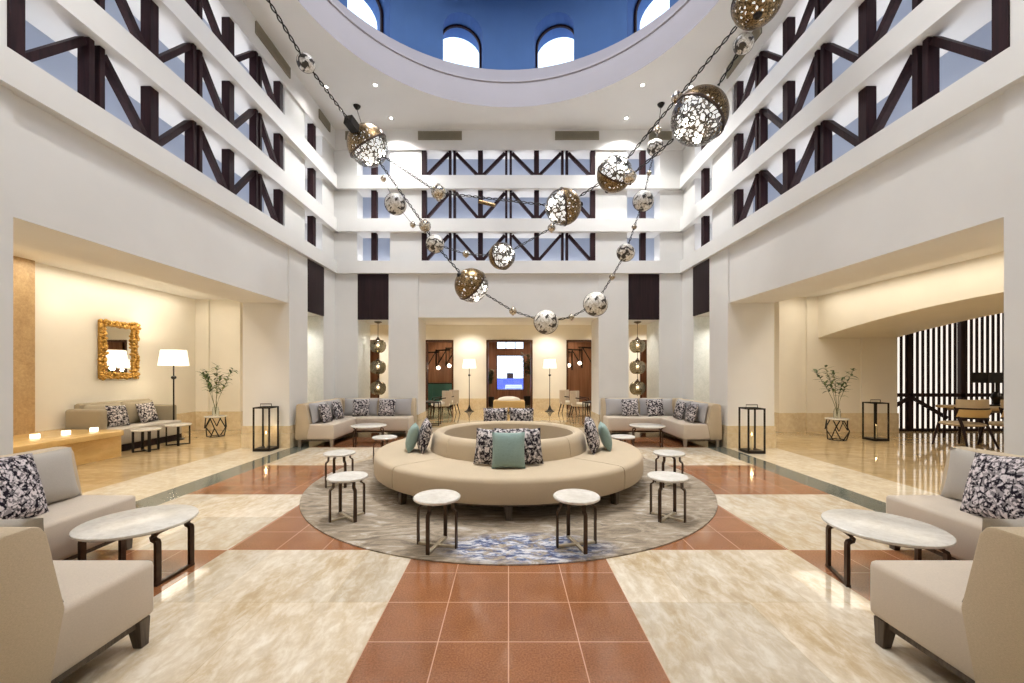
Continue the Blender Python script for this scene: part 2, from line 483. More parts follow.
def wall_map(side):
    return {'back': lambda s, t: (s, YB + t), 'front': lambda s, t: (s, YF - t),
            'left': lambda s, t: (-(W + t), CY + s), 'right': lambda s, t: (W + t, CY + s)}[side]
def wbox(bm, f, s0, s1, t0, t1, z0, z1, mi=0, bev=0):
    a, b = f(s0, t0), f(s1, t1)
    box(bm, min(a[0], b[0]), max(a[0], b[0]), min(a[1], b[1]), max(a[1], b[1]), z0, z1, mi, bev)
SIDENAME = {'back': 'on the far wall', 'left': 'on the wall of the gold mirror side', 'right': 'on the wall of the slatted screen side'}
ROWNAME = ['lowest', 'middle', 'top']
nwin = [0]
base_bm = nb()
for side in ('back', 'left', 'right', 'front'):
    f = wall_map(side)
    E = W + (T if side in ('left', 'right') else 0)
    ds = 0 if side in ('back', 'front') else -.085
    bm = nb()
    for q in (-1, 1):
        def qb(s0, s1, *a):
            wbox(bm, f, min(q * s0, q * s1), max(q * s0, q * s1), *a)
        qb(2.33, 3.09, 0, T, 0, 4.2)
        qb(3.89, E, 0, T, 0, 4.2)
        qb(3.09, 3.89, .04, T, 2.90, 4.2)
        if side != 'front':
            qb(2.25 - ds if q < 0 else 2.25, 3.07, .05, .5, 4.3, 7.4)
            qb(3.92, E + (.06 if side == 'back' else 0), .05, .5, 4.3, 7.4)
    wbox(bm, f, -2.33, 2.33, .03, T, 2.96, 4.2)
    if side == 'front':
        wbox(bm, f, -E, E, .05, T, 4.2, CEIL)
    for k, (z0, z1) in enumerate(((4.08, 4.40), (5.15, 5.48), (6.25, 6.59))):
        wbox(bm, f, -E, E, -.08 if True else 0, T if k == 0 else .5, z0, z1)
    wbox(bm, f, -E, E, 0, .5, 7.28, CEIL)
    wl = struct('wall_' + side, bm, 'plaster')
    # stone base round the piers
    for q in (-1, 1):
        for s0, s1 in ((2.33, 3.09), (3.89, W)):
            for z0, z1, g in ((0, .29, .022), (.295, .45, .016)):
                a, b = sorted((q * s0, q * s1))
                wbox(base_bm, f, a - g, b + (g if s1 != W or q < 0 else 0) * (1 if True else 0), -g, T + g, z0, z1)
    if side == 'front':
        continue
    # pearly lining of the alcoves' cheeks
    lin = nb()
    for q in (-1, 1):
        for s in (3.09, 3.89):
            g = .008 if s == 3.09 else -.008
            a, b = sorted((q * s, q * (s + g)))
            wbox(lin, f, a, b, .01, T - .01, .46, 2.89)
    struct('trim_%d' % (['back', 'left', 'right'].index(side) + 1), lin, 'shell')
    for q in (-1, 1):
        p = nb()
        a, b = sorted((q * 3.09, q * 3.89))
        wbox(p, f, a + .004, b - .004, -.012, .036, 2.90, 4.075, 0, .004)
        o = obj('wood_panel', p, 'panel_wood')
        near = {'back': ('mirror side corner', 'slatted screen side corner'), 'left': ('end', 'far end'), 'right': ('end', 'far end')}[side][0 if q < 0 else 1]
        if side == 'back':
            tag(o, 'dark wood panel over the far wall alcove in the ' + near, 'panel')
        else:
            tag(o, 'dark wood panel above the %s alcove %s' % ('far corner' if q > 0 else 'near corner', SIDENAME[side]), 'panel')
    # frosted windows behind the timber
    for z0, z1 in ROWS:
        for s0, s1 in ((-2.25 + ds, 2.25), (-3.92, -3.07), (3.07, 3.92)):
            nwin[0] += 1
            p = nb()
            wbox(p, f, s0 - .02, s1 + .02, .47, .48, z0 - .01, z1 + .01)
            struct('window_%d' % nwin[0], p, 'frost')
    # timber trusses and single posts
    for k, (z0, z1) in enumerate(ROWS):
        tr = thing('timber_truss', 'dark timber zigzag truss in the %s opening %s' % (ROWNAME[k], SIDENAME[side]), 'truss', (f(0, .08) + (z0,)), 0, 'timber trusses of the gallery openings')
        mp = lambda s, t: (f(s + ds, t)[0] - f(0, .08)[0], f(s + ds, t)[1] - f(0, .08)[1])
        H = z1 - z0
        def post(s, w, par=tr, mp=mp, t0=.03, t1=.16):
            p = nb(); wbox(p, mp, s - w / 2, s + w / 2, t0, t1, .0, H, 0, .006); return obj('post', p, 'timber', par)
        cs = [-2.185, -.728, .728, 2.185]
        for s in cs:
            post(s, .125)
        for a in (-1.457, 0, 1.457):
            for d in (-.058, .058):
                post(a + d, .062)
            for sg in (-1, 1):
                p = nb()
                A = (a + sg * .10, H - .05); B = (a + sg * (.728 - .05), .05)
                P0 = mp(A[0], .095); P1 = mp(B[0], .095)
                side_v = Vector(mp(0, 1) + (0,)) - Vector(mp(0, 0) + (0,))
                blade(p, [((P0[0], P0[1], A[1]), side_v), ((P1[0], P1[1], B[1]), side_v)], .09, .07)
                obj('brace', p, 'timber', tr)
        for q in (-1, 1):
            if side != 'back' and q < 0:
                continue
            p = nb(); wbox(p, f, q * 3.485 - .07, q * 3.485 + .07, .03, .17, z0, z1, 0, .006)
            where = {'back': ('mirror side', 'slatted screen side'), 'left': ('near', 'far'), 'right': ('near', 'far')}[side][0 if q < 0 else 1]
            tag(obj('timber_post', p, 'timber'), ('single dark timber post in the small %s window of the far wall, %s' % (ROWNAME[k], where)) if side == 'back' else
                ('single dark timber post in the small %s window of the %s' % (ROWNAME[k], 'mirror side wall' if side == 'left' else 'slatted screen side wall')), 'post', 'single posts of the small gallery windows')
    # strip lamps lying on the ledges
    for z0, z1 in ROWS:
        for s, ln, pw in ((0, 4.3, 13.0), (-3.495, .75, 2.6), (3.495, .75, 2.6)):
            x, y = f(s, .32)
            a = areal((x, y, z0 + .03), ln if side == 'back' else .2, .2 if side == 'back' else ln, pw, (0, 0, 1), (1, .97, .98), rotz=0)
    # vents under the ceiling
    for q in ((-1, 1) if side == 'back' else (1,)):
        for s0, s1, nm in ((1.2, 2.33, 'long'), (3.62, 4.2, 'short')):
            a, b = sorted((q * s0, q * s1))
            c = f((a + b) / 2, 0)
            where = {'back': 'on the far wall, ' + ('mirror side' if q < 0 else 'slatted screen side'), 'left': 'on the mirror side wall', 'right': 'on the slatted screen side wall'}[side]
            v = thing('air_vent', '%s khaki air vent grille under the ceiling %s' % (nm, where), 'vent', (c[0], c[1], 7.64), 0, 'ceiling level air vents')
            mp = lambda s, t, c=c: (f(s, t)[0] - c[0], f(s, t)[1] - c[1])
            p = nb(); wbox(p, mp, a, b, -.012, .0, -.11, .10); obj('back_plate', p, 'vent_dark', v)
            p = nb()
            for zz in (-.11, .09):
                wbox(p, mp, a, b, -.03, -.012, zz, zz + .015)
            for sv in (a, b - .015):
                wbox(p, mp, sv, sv + .015, -.03, -.012, -.095, .09)
            obj('frame', p, 'vent', v)
            p = nb()
            for i in range(8):
                zz = -.085 + i * .0225
                wbox(p, mp, a + .015, b - .015, -.026, -.012, zz, zz + .010)
            obj('grille', p, 'vent', v)
bmesh.ops.remove_doubles(base_bm, verts=base_bm.verts[:], dist=1e-6)
struct('baseboard_piers', base_bm, 'gold_base')

# ceiling with the round opening, its rim, the drum and the dome
DR = (0, CY, 0)
bm = nb()
N = 96
sq = []
cir = []
X1, Y0c, Y1c = W + .5, YF - .5, YB + .5
for k in range(N):
    a = 2 * PI * k / N
    dx, dy = math.sin(a), -math.cos(a)
    tt = min((X1 / abs(dx)) if abs(dx) > 1e-6 else 1e9, ((Y1c - CY) / dy) if dy > 1e-6 else 1e9, ((CY - Y0c) / -dy) if dy < -1e-6 else 1e9)
    sq.append(bm.verts.new((dx * tt, CY + dy * tt, CEIL)))
    cir.append(bm.verts.new((dx * 3.65, CY + dy * 3.65, CEIL)))
for k in range(N):
    bm.faces.new((sq[k], sq[(k + 1) % N], cir[(k + 1) % N], cir[k]))
bmesh.ops.remove_doubles(bm, verts=bm.verts[:], dist=1e-5)
struct('ceiling', bm, 'ceiling')
bm = nb()
for x0, x1, y0, y1 in ((-X1 - .2, X1 + .2, YB + .30, YB + .52), (-X1 - .2, X1 + .2, YF - .52, YF - .30), (-X1, -W - .3, YF - .3, YB + .3), (W + .3, X1, YF - .3, YB + .3)):
    box(bm, x0, x1, y0, y1, CEIL, CEIL + .1)
struct('ceiling', bm, 'ceiling')
bm = nb()
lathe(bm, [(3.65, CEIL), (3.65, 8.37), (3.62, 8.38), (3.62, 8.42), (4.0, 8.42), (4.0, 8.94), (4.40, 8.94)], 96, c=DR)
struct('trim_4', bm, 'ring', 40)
DI, DO, ZT, ZS, ZSP, HW = 4.40, 5.20, 11.2, 9.10, 10.06, .50
bm = nb()
aw = math.asin(HW / DI)
na = 14
def dv(r, a, z):
    return bm.verts.new((r * math.sin(a), CY - r * math.cos(a), z))
for w_ in range(12):
    ac = R(15 + 30 * w_)
    prof = []
    for i in range(na + 1):
        th = PI - PI * i / na
        prof.append((math.asin(HW * math.cos(th) / DI), ZSP + HW * math.sin(th)))
    cols = [(-R(15), None), (-(R(15) + aw) / 2, None)] + prof + [((R(15) + aw) / 2, None), (R(15), None)]
    for r_ in (DI, DO):
        for (a0, z0), (a1, z1) in zip(cols, cols[1:]):
            zz0 = z0 if (z0 is not None and z1 is not None) else 8.94
            zz1 = z1 if (z0 is not None and z1 is not None) else 8.94
            bm.faces.new((dv(r_, ac + a0, zz0), dv(r_, ac + a1, zz1), dv(r_, ac + a1, ZT), dv(r_, ac + a0, ZT)))
            if z0 is not None and z1 is not None:
                bm.faces.new((dv(r_, ac + a0, 8.94), dv(r_, ac + a1, 8.94), dv(r_, ac + a1, ZS), dv(r_, ac + a0, ZS)))
    out = [(-aw, ZS)] + prof + [(aw, ZS)]
    for (a0, z0), (a1, z1) in zip(out, out[1:] + out[:1]):
        bm.faces.new((dv(DI, ac + a0, z0), dv(DI, ac + a1, z1), dv(DO, ac + a1, z1), dv(DO, ac + a0, z0)))
bmesh.ops.remove_doubles(bm, verts=bm.verts[:], dist=1e-4)
o = struct('wall_dome', bm, 'blue')
for w_ in range(12):
    ac = R(15 + 30 * w_)
    nwin[0] += 1
    root = None
    mt = Matrix.Translation((4.80 * math.sin(ac), CY - 4.80 * math.cos(ac), 0)) @ Matrix.Rotation(ac, 4, 'Z')
    hw = 4.80 * math.tan(aw) - .005
    arch = [(-hw, ZS)] + [(hw * math.cos(PI - PI * i / 16), ZSP + HW * math.sin(PI * i / 16)) for i in range(17)] + [(hw, ZS)]
    inn = [(x * .90, ZS + .05 if j in (0, len(arch) - 1) else ZSP + (z - ZSP) * .92) for j, (x, z) in enumerate(arch)]
    p = nb()
    lo, li, lo2, li2 = ([p.verts.new((x, y, z)) for x, z in pr] for pr, y in ((arch, -.03), (inn, -.03), (arch, .03), (inn, .03)))
    n = len(arch)
    for i in range(n):
        j = (i + 1) % n
        p.faces.new((lo[i], lo[j], li[j], li[i])); p.faces.new((lo2[i], lo2[j], li2[j], li2[i])); p.faces.new((li[i], li[j], li2[j], li2[i])); p.faces.new((lo[i], lo[j], lo2[j], lo2[i]))
    p.transform(mt)
    fr = struct('window_%d' % nwin[0], p, 'timber')
    p = nb()
    p.faces.new([p.verts.new((x, 0, z)) for x, z in inn]); p.transform(mt)
    obj('pane', p, 'pane', fr)
bm = nb()
lathe(bm, [(DO, ZT)] + [(4.6 * math.cos(a), ZT + 2.6 * math.sin(a)) for a in (0, .3, .6, .9, 1.2, 1.45)] + [(.001, ZT + 2.6)], 48, c=DR)
struct('ceiling', bm, 'blue', 40)

# aisles, hall and what lies beyond
bm = nb()
for x0, x1, y0, y1 in ((-13, -5.40, -3.2, 17.3), (5.40, 17, -3.2, 17.3), (-5.40, 5.40, YB + T - .02, 17.3), (-5.40, 5.40, -3.2, YF - T + .02)):
    box(bm, x0, x1, y0, y1, ACEIL, ACEIL + .12)
box(bm, -13, 17, 17.3, 21.3, ACEIL, ACEIL + .12)
struct('ceiling', bm, 'ceiling')
bm = nb()
box(bm, -8.6, -8.4, -3.2, 11.0, 0, ACEIL)
box(bm, -8.6, -8.05, 11.0, 11.5, 0, ACEIL)
box(bm, -8.05, -7.75, 11.06, 11.5, 0, ACEIL)
box(bm, -7.75, -7.2, 11.0, 11.12, 0, ACEIL)
struct('wall_left_aisle', bm, 'plaster_warm')
bm = nb()
box(bm, -8.4, -8.37, -3.2, 6.5, 0, .49); box(bm, -8.4, -8.37, 7.2, 11.0, 0, .49)
box(bm, -8.37, -8.03, 10.97, 11.0, 0, .49); box(bm, -7.77, -7.17, 10.97, 11.15, 0, .49); box(bm, -8.05, -7.75, 11.03, 11.06, 0, .49)
struct('baseboard_left', bm, 'gold_base')
bm = nb(); box(bm, -8.4, -8.30, 6.52, 7.19, .0, ACEIL, 0, .004); struct('trim_5', bm, 'travertine')
# slatted-screen side: vaulted passage to the dining corner
bm = nb()
Ys, Yc, zc = 10.6, 6.0, 2.85
half = Ys - Yc
rise = .42
rad = (half ** 2 + rise ** 2) / (2 * rise)
arcp = []
for i in range(25):
    y = Yc - half + 2 * half * i / 24
    arcp.append((y, zc - rad + math.sqrt(rad ** 2 - (y - Yc) ** 2)))
prism(bm, [(-3.2, 0), (Yc - half, 0)] + arcp + [(11.05, arcp[-1][1]), (11.05, ACEIL), (-3.2, ACEIL)], 8.0, 10.0, 'yz')
box(bm, 7.0, 7.45, 10.6, 11.5, 0, ACEIL); box(bm, 7.45, 7.72, 10.66, 11.5, 0, ACEIL); box(bm, 7.72, 9.10, 10.6, 11.5, 0, ACEIL); box(bm, 9.10, 10.0, 10.55, 11.5, 0, ACEIL)
struct('wall_right_aisle', bm, 'plaster_warm', 20)
bm = nb()
box(bm, 6.97, 7.47, 10.57, 11.53, 0, .49); box(bm, 7.45, 7.72, 10.63, 10.66, 0, .49); box(bm, 7.70, 9.08, 10.57, 10.62, 0, .49); box(bm, 9.08, 10.02, 10.52, 10.60, 0, .49)
struct('baseboard_right', bm, 'gold_base')
bm = nb()
box(bm, 16.4, 16.6, -3.2, 11.6, 0, ACEIL); box(bm, 9.9, 16.6, 11.5, 11.6, 0, ACEIL)
struct('wall_dining', bm, 'plaster_warm')
bm = nb(); box(bm, -13, 17, -3.4, -3.2, 0, ACEIL); struct('wall_entrance', bm, 'plaster_warm')
# hall wall with its doorways
bm = nb()
def seg(x0, x1, z0=0, z1=ACEIL):
    box(bm, x0, x1, 17.0, 17.3, z0, z1)
DOORS = [(-5.95, -5.35), (-3.46, -2.28), (-.92, 1.0), (2.40, 3.58), (5.45, 6.05)]
xx = -13
for a, b in DOORS:
    seg(xx, a); seg(a, b, 2.88, ACEIL); xx = b
seg(xx, 17)
box(bm, -13.2, -13, 11.0, 22, 0, ACEIL); box(bm, 17, 17.2, -3.2, 22, 0, ACEIL)
box(bm, -13, -8.6, 11.5, 11.6, 0, ACEIL)
struct('wall_hall', bm, 'plaster_warm')
bm = nb()
xx = -13
for a, b in DOORS + [(17, 17)]:
    box(bm, xx, a, 16.975, 17.0, 0, .45); xx = b
struct('baseboard_hall', bm, 'gold_base')
for i, (a, b) in enumerate(DOORS):
    p = nb()
    for x0, x1, z0, z1 in ((a, a + .07, 0, 2.88), (b - .07, b, 0, 2.88), (a + .07, b - .07, 2.81, 2.88)):
        box(p, x0, x1, 16.97, 17.32, z0, z1)
    dr = struct('door_%d' % (i + 1), p, 'door_wood')
p = nb(); box(p, -10.95, -10.35, 16.93, 16.99, 0, 3.25)
for zz in (.2, 1.7):
    box(p, -10.87, -10.43, 16.915, 16.935, zz, zz + 1.35)
struct('door_6', p, 'door_wood')
bm = nb()
box(bm, -7.5, -1.6, 19.5, 19.6, 0, ACEIL); box(bm, 1.6, 7.5, 19.5, 19.6, 0, ACEIL)
for x in (-1.65, 1.6):
    box(bm, x, x + .05, 19.5, 21.0, 0, ACEIL)
for x in (-7.5, 7.4):
    box(bm, x, x + .1, 17.3, 19.6, 0, ACEIL)
wx0, wx1, wz0, wz1 = -.62, .80, .62, 2.42
box(bm, -1.65, wx0, 21.0, 21.15, 0, ACEIL); box(bm, wx1, 1.65, 21.0, 21.15, 0, ACEIL); box(bm, wx0, wx1, 21.0, 21.15, 0, wz0)
box(bm, wx0, wx1, 21.0, 21.15, wz1, 2.75); box(bm, wx0, wx1, 21.0, 21.15, 3.12, ACEIL)
struct('wall_terrace', bm, 'brown_wood')
p = nb()
for x in (wx0, wx0 + .47, wx0 + .94, wx1 - .04):
    box(p, x, x + .04, 21.03, 21.11, 2.75, 3.12)
for x in (wx0, wx1 - .04):
    box(p, x, x + .04, 21.03, 21.11, wz0, wz1)
for z in (wz0, wz1 - .04):
    box(p, wx0, wx1, 21.03, 21.11, z, z + .04)
nwin[0] += 1
fr = struct('window_%d' % nwin[0], p, 'door_wood')
p = nb(); box(p, wx0, wx1, 21.06, 21.075, wz0, wz1); box(p, wx0, wx1, 21.06, 21.075, 2.75, 3.12); obj('pane', p, 'pane', fr)
bm = nb(); box(bm, -30, 30, 22, 33, -.12, -.02); struct('floor_terrace', bm, 'terrace')
bm = nb(); box(bm, -60, 60, 37, 105, -.15, -.05); o = obj('pool_water', bm, 'pool'); o['kind'] = 'structure'
bm = nb(); box(bm, -30, 30, 33, 37, -.12, 0.0); o = obj('pool_coping', bm, 'pool_coping'); o['kind'] = 'structure'

# ------------------------------------------------------------------ light fittings in the ceilings, added fill lights in the dome
def downlight(x, y, z, label, group, power, angle, col):
    t_ = thing('recessed_downlight', label, 'downlight', (x, y, z), 0, group)
    p = nb(); lathe(p, [(.036, -.002), (.06, -.012), (.085, -.004), (.085, 0)], 24); obj('trim_ring', p, 'ceiling', t_, 40)
    p = nb(); lathe(p, [(.0, -.004), (.036, -.004)], 24); obj('lens', p, 'lens', t_)
    spot((x, y, z - .03), power, angle, col, .06, .8)
    return t_
DLW = (1, .985, .96)
for (x, y, lb) in ((-2.90, 8.93, 'beside the dome rim, mirror side'), (-2.89, 10.09, 'near the far wall, mirror side'), (-4.0, 8.99, 'by the mirror side wall top'),
                   (2.92, 8.93, 'beside the dome rim, slatted screen side'), (2.90, 10.09, 'near the far wall, slatted screen side'), (4.0, 8.99, 'by the slatted screen side wall top')):
    downlight(x, y, CEIL, 'small glowing recessed downlight in the white ceiling ' + lb, 'ceiling downlights round the dome', 255 if abs(x) < 3.5 else 45, 135, DLW)
for sx in (-1, 1):
    for x, y in ((2.9, 3.13), (2.9, 1.97), (4.0, 3.07)):
        spot((sx * x, y, CEIL - .03), 170 if x < 3.5 else 40, 125, DLW, .06, .8)
areal((0, CY, 11.0), 3.6, 3.6, 300, (0, 0, -1), (.98, .98, 1), 'DISK')  # added fill disc out of view in the dome, no fitting there
spot((0, CY, 11.1), 2300, 56, (1, .98, .95), .9, .8)  # added soft spot up in the dome, brightens ring sofa and carpet
WARM = (1, .90, .75)
areal((-7.85, 4.9, 3.46), .6, 11.0, 95, (0, 0, -1), WARM, rotz=0)
areal((7.4, 4.6, 3.46), .8, 11.4, 85, (0, 0, -1), WARM, rotz=0)
for y in (7.6, 9.35):
    spot((-8.0, y, 3.42), 13, 95, (1, .93, .82), .06, .7)
for y in (2.0, 4.4, 6.6, 8.8):
    for sx in (-1, 1):
        spot((sx * 5.68, y, 3.42), 85, 160, WARM, .12, .9)
for x, y in ((11.5, 8), (13.5, 8), (11.5, 5.5), (14, 5)):
    spot((x, y, 3.42), 70, 150, WARM, .1, .9)
for x in (-9.5, -7.5, -5.6, -3.9, -1.6, 1.6, 3.9, 5.6, 7.5, 10):
    spot((x, 16.2, 3.42), 135, 145, (1, .96, .89), .12, .9)
for x in (-6.2, -3, 0, 3, 6.2):
    spot((x, 13.2, 3.42), 150, 160, (1, .96, .89), .35, .9)
for sx in (-1, 1):
    spot((sx * 3.49, YB + .5, 2.86), 42, 120, (1, .95, .86), .05, .9)
    for sy in (-1, 1):
        spot((sx * (W + .5), CY + sy * 3.49, 2.86), 48, 120, (1, .95, .86), .05, .9)
for x in (-5, -3, 3, 5):
    spot((x, 18.7, 3.42), 80, 140, (1, .8, .55), .1, .9)
spot((-.9, 19.6, 3.42), 80, 150, (1, .82, .66), .1, .9); spot((1.0, 19.8, 3.42), 80, 150, (1, .82, .66), .1, .9)
spot((-5.5, -1, 3.4), 60, 150, WARM, .1); spot((5.5, -1, 3.4), 60, 150, WARM, .1); spot((0, -1.6, 3.4), 70, 150, (1, .92, .8), .2)

# world: an even pale evening sky
wd = bpy.data.worlds.new('evening sky'); scn.world = wd; wd.use_nodes = True
wt = wd.node_tree; bg = wt.nodes['Background']
tc = wt.nodes.new('ShaderNodeTexCoord'); sp = wt.nodes.new('ShaderNodeSeparateXYZ'); rp = wt.nodes.new('ShaderNodeValToRGB')
rp.color_ramp.elements[0].position = .0; rp.color_ramp.elements[0].color = (.86, .91, 1, 1)
rp.color_ramp.elements[1].position = .6; rp.color_ramp.elements[1].color = (.66, .80, 1, 1)
wt.links.new(tc.outputs['Generated'], sp.inputs[0]); wt.links.new(sp.outputs[2], rp.inputs[0]); wt.links.new(rp.outputs[0], bg.inputs[0])
bg.inputs[1].default_value = 2.4

# ------------------------------------------------------------------ carpet and round sofa
SC = Vector((0, 6.01, 0))
bm = nb(); lathe(bm, [(0, .016), (2.715, .016), (2.73, .010), (2.73, .0)], 128)
tag(obj('round_carpet', bm, 'carpet', None, 40, SC), 'large round grey beige carpet with a blue cloudy patch under the ring sofa', 'carpet')
CZ = .016
sofa = thing('ring_sofa', 'large round beige ring sofa with open centre in the middle of the carpet', 'sofa', (SC.x, SC.y, CZ))
for k in range(4):
    a0, a1 = R(-45 + 90 * k + .18), R(45 + 90 * k - .18)
    p = nb(); lathe(p, [(1.0, .175), (1.83, .175), (1.862, .185), (1.876, .21), (1.880, .30), (1.876, .40), (1.864, .43), (1.838, .446), (1.80, .451), (1.60, .453), (1.0, .445)], 40, a0, a1, closed=True)
    obj('seat', p, 'linen', sofa, 45)
    p = nb(); lathe(p, [(.95, .30), (1.13, .30), (1.125, .44), (1.105, .60), (1.085, .66), (1.05, .69), (1.01, .70), (.97, .69), (.945, .66), (.935, .60)], 40, a0, a1, closed=True)
    obj('backrest', p, 'linen', sofa, 45)
p = nb(); lathe(p, [(.93, .02), (.95, .02), (.955, .66), (.935, .66)], 64, closed=True); obj('inner_wall', p, 'linen', sofa, 40)
p = nb(); lathe(p, [(1.0, .13), (1.74, .13), (1.74, .176), (1.0, .176)], 64, closed=True); obj('base_frame', p, 'leg_wood', sofa, 40)
for k in range(8):
    a = R(45 * k)
    for r_ in (1.74,):
        p = nb()
        prism(p, [(-.045, .15), (.045, .15), (.028, 0), (-.028, 0)], -.045, .03, 'xz', 0, .004)
        p.transform(Matrix.Translation((r_ * math.sin(a), -r_ * math.cos(a), 0)) @ Matrix.Rotation(a, 4, 'Z'))
        obj('leg', p, 'leg_wood', sofa)

# ------------------------------------------------------------------ cushions
def cushion_mesh(w, h, th, n=14, pinch=.06, puff=.55):
    bm = nb()
    def pt(i, j, s):
        u, v = -1 + 2 * i / n, -1 + 2 * j / n
        e = max(0, (1 - abs(u) ** 2.6)) ** puff * max(0, (1 - abs(v) ** 2.6)) ** puff
        k = 1 - pinch * (1 - abs(u) ** 2) * abs(v) ** 3 * .9
        q = 1 - pinch * (1 - abs(v) ** 2) * abs(u) ** 3 * .9
        return (u * w / 2 * q, s * th / 2 * e, h / 2 + v * h / 2 * k)
    g = {}
    for s in (-1, 1):
        for i in range(n + 1):
            for j in range(n + 1):
                edge = i in (0, n) or j in (0, n)
                key = (i, j, 0 if edge else s)
                if key not in g:
                    g[key] = bm.verts.new(pt(i, j, s))
        for i in range(n):
            for j in range(n):
                q = [(i, j), (i + 1, j), (i + 1, j + 1), (i, j + 1)]
                vs = [g[(a, b, 0 if (a in (0, n) or b in (0, n)) else s)] for a, b in q]
                try:
                    bm.faces.new(vs)
                except ValueError:
                    pass
    return bm
def cushion(name, w, h, th, mat, label, cat, loc, heading, tilt, roll=0.0, group=None, parent=None):
    o = obj(name, cushion_mesh(w, h, th), mat, parent, 80)
    o.location = loc
    o.rotation_euler = (-tilt, roll, heading)
    if label:
        tag(o, label, cat, group)
    return o
PIL = 'patterned throw pillows'
SEAT = .448 + CZ
def ring_pillow(ang, r, w, mat, label, tilt=.22, roll=0.0, dz=0.0, h=None, heading=0.0):
    a = R(ang)
    cushion('throw_pillow', w, h or w, .15, mat, label, 'pillow', (r * math.sin(a), SC.y - r * math.cos(a), SEAT + .005 + dz), a + heading, tilt, roll, PIL)
ring_pillow(-9.5, 1.28, .42, 'damask', 'black and white pillow beside the path-facing teal pillow of the ring sofa, mirror side', .20, .03, 0, None, -.1)
ring_pillow(9.5, 1.28, .42, 'damask', 'black and white pillow beside the path-facing teal pillow of the ring sofa, screen side', .20, -.03, 0, None, .1)
ring_pillow(1.5, 1.19, .42, 'damask', 'black and white pillow mostly hidden behind the teal pillow facing the red path', .10)
ring_pillow(0, 1.43, .38, 'teal', 'plain sage teal velvet pillow in front of the patterned pillows facing the red path', .26, 0, 0, .41)
ring_pillow(-72, 1.27, .44, 'damask', 'black and white pillow on the ring sofa side towards the gold mirror', .25, .08)
ring_pillow(-75, 1.43, .38, 'teal', 'teal pillow on the ring sofa side towards the gold mirror', .30, .05)
ring_pillow(70, 1.27, .44, 'damask', 'patterned pillow on the ring sofa side towards the slatted screen, nearer the red path', .25, -.06)
ring_pillow(88, 1.25, .44, 'damask', 'patterned pillow on the ring sofa side towards the slatted screen, nearer the far wall', .20, .1)
ring_pillow(80, 1.44, .38, 'teal', 'teal pillow on the ring sofa side towards the slatted screen', .32, -.05)
ring_pillow(169, 1.22, .44, 'damask', 'black and white pillow on the far seat of the ring sofa, slatted screen side', .10, 0, .02)
ring_pillow(191, 1.22, .44, 'damask', 'black and white pillow on the far seat of the ring sofa, mirror side', .10, 0, .02)

# ------------------------------------------------------------------ L-shaped sofas
def corner_sofa(cx, cy, sx, sy, label, LA=2.04, LB=2.05, D=.80, leg='leg_wood', cush='grey_fab', H=.89):
    root = thing('corner_sofa', label, 'sofa', (cx, cy, 0), 0, 'corner sofas round the lounge')
    def fin(name, bm_, mat, sm=None):
        bm_.transform(Matrix.Diagonal((sx, sy, 1, 1)))
        return obj(name, bm_, mat, root, sm)
    S0, S1 = .155, .47
    p = nb(); box(p, .20, LA, .20, D, S0, S1, 0, .035, 3); fin('seat', p, 'linen_top', 45)
    p = nb(); box(p, .20, D, D + .004, LB, S0, S1, 0, .035, 3); fin('seat', p, 'linen_top', 45)
    prof = [(0, S0), (.24, S0), (.30, .47), (.225, H - .05), (.20, H - .012), (.165, H), (.07, H), (.035, H - .015), (.02, H - .05)]
    p = nb(); prism(p, prof, 0, LA + .012, 'yz', 0, .012, 2); fin('backrest', p, 'linen', 40)
    p = nb(); prism(p, prof, .20, LB + .012, 'xz', 0, .012, 2); fin('backrest', p, 'linen', 40)
    p = nb(); box(p, .05, LA - .04, .05, D - .05, .115, S0); fin('base_frame', p, 'leg_wood')
    p = nb(); box(p, .05, D - .05, D - .05, LB - .04, .115, S0); fin('base_frame', p, 'leg_wood')
    for x, y in ((LA - .05, D - .06), (LA - .05, .08), (D - .06, LB - .05), (.08, LB - .05), (.08, .08)):
        p = nb()
        prism(p, [(-.05, .155), (.035, .155), (.035, 0), (-.015, 0)], -.035, .035, 'xz', 0, .004)
        for v_ in p.verts:
            if v_.co.z < .01:
                v_.co.y *= .7
        p.transform(Matrix.Translation((x, y, 0)) @ Matrix.Rotation(0 if x > y else PI / 2, 4, 'Z'))
        fin('leg', p, leg)
    # loose back cushions
    for k in range(2):
        w_ = (LA - .34) / 2
        o = cushion('back_cushion', w_ - .01, .44, .19, cush, None, None, (sx * (.30 + w_ * (k + .5)), sy * .345, S1 - .005), 0 if sy < 0 else PI, .20, 0, None, root)
        w_ = (LB - .50) / 2
        o = cushion('back_cushion', w_ - .01, .44, .19, cush, None, None, (sx * .345, sy * (.46 + w_ * (k + .5)), S1 - .005), PI / 2 if sx > 0 else -PI / 2, .20, 0, None, root)
    return root
ML, SS = 'mirror side', 'slatted screen side'
corner_sofa(-4.40, 10.50, 1, -1, 'L-shaped beige corner sofa under the far wall on the gold mirror side', leg='pale_leg', cush='lilac_fab')
corner_sofa(4.40, 10.50, -1, -1, 'L-shaped beige corner sofa under the far wall on the slatted screen side', leg='pale_leg', cush='lilac_fab')
corner_sofa(-4.08, 1.58, 1, 1, 'L-shaped beige corner sofa close to the camera on the gold mirror side')
corner_sofa(4.12, 1.58, -1, 1, 'L-shaped beige corner sofa close to the camera on the slatted screen side')
def sofa_pillow(x, y, heading, label, mat='damask', w=.42, tilt=.28, roll=0.0, z=.475):
    return cushion('throw_pillow', w, w, .15, mat, label, 'pillow', (x, y, z), heading, tilt, roll, PIL)
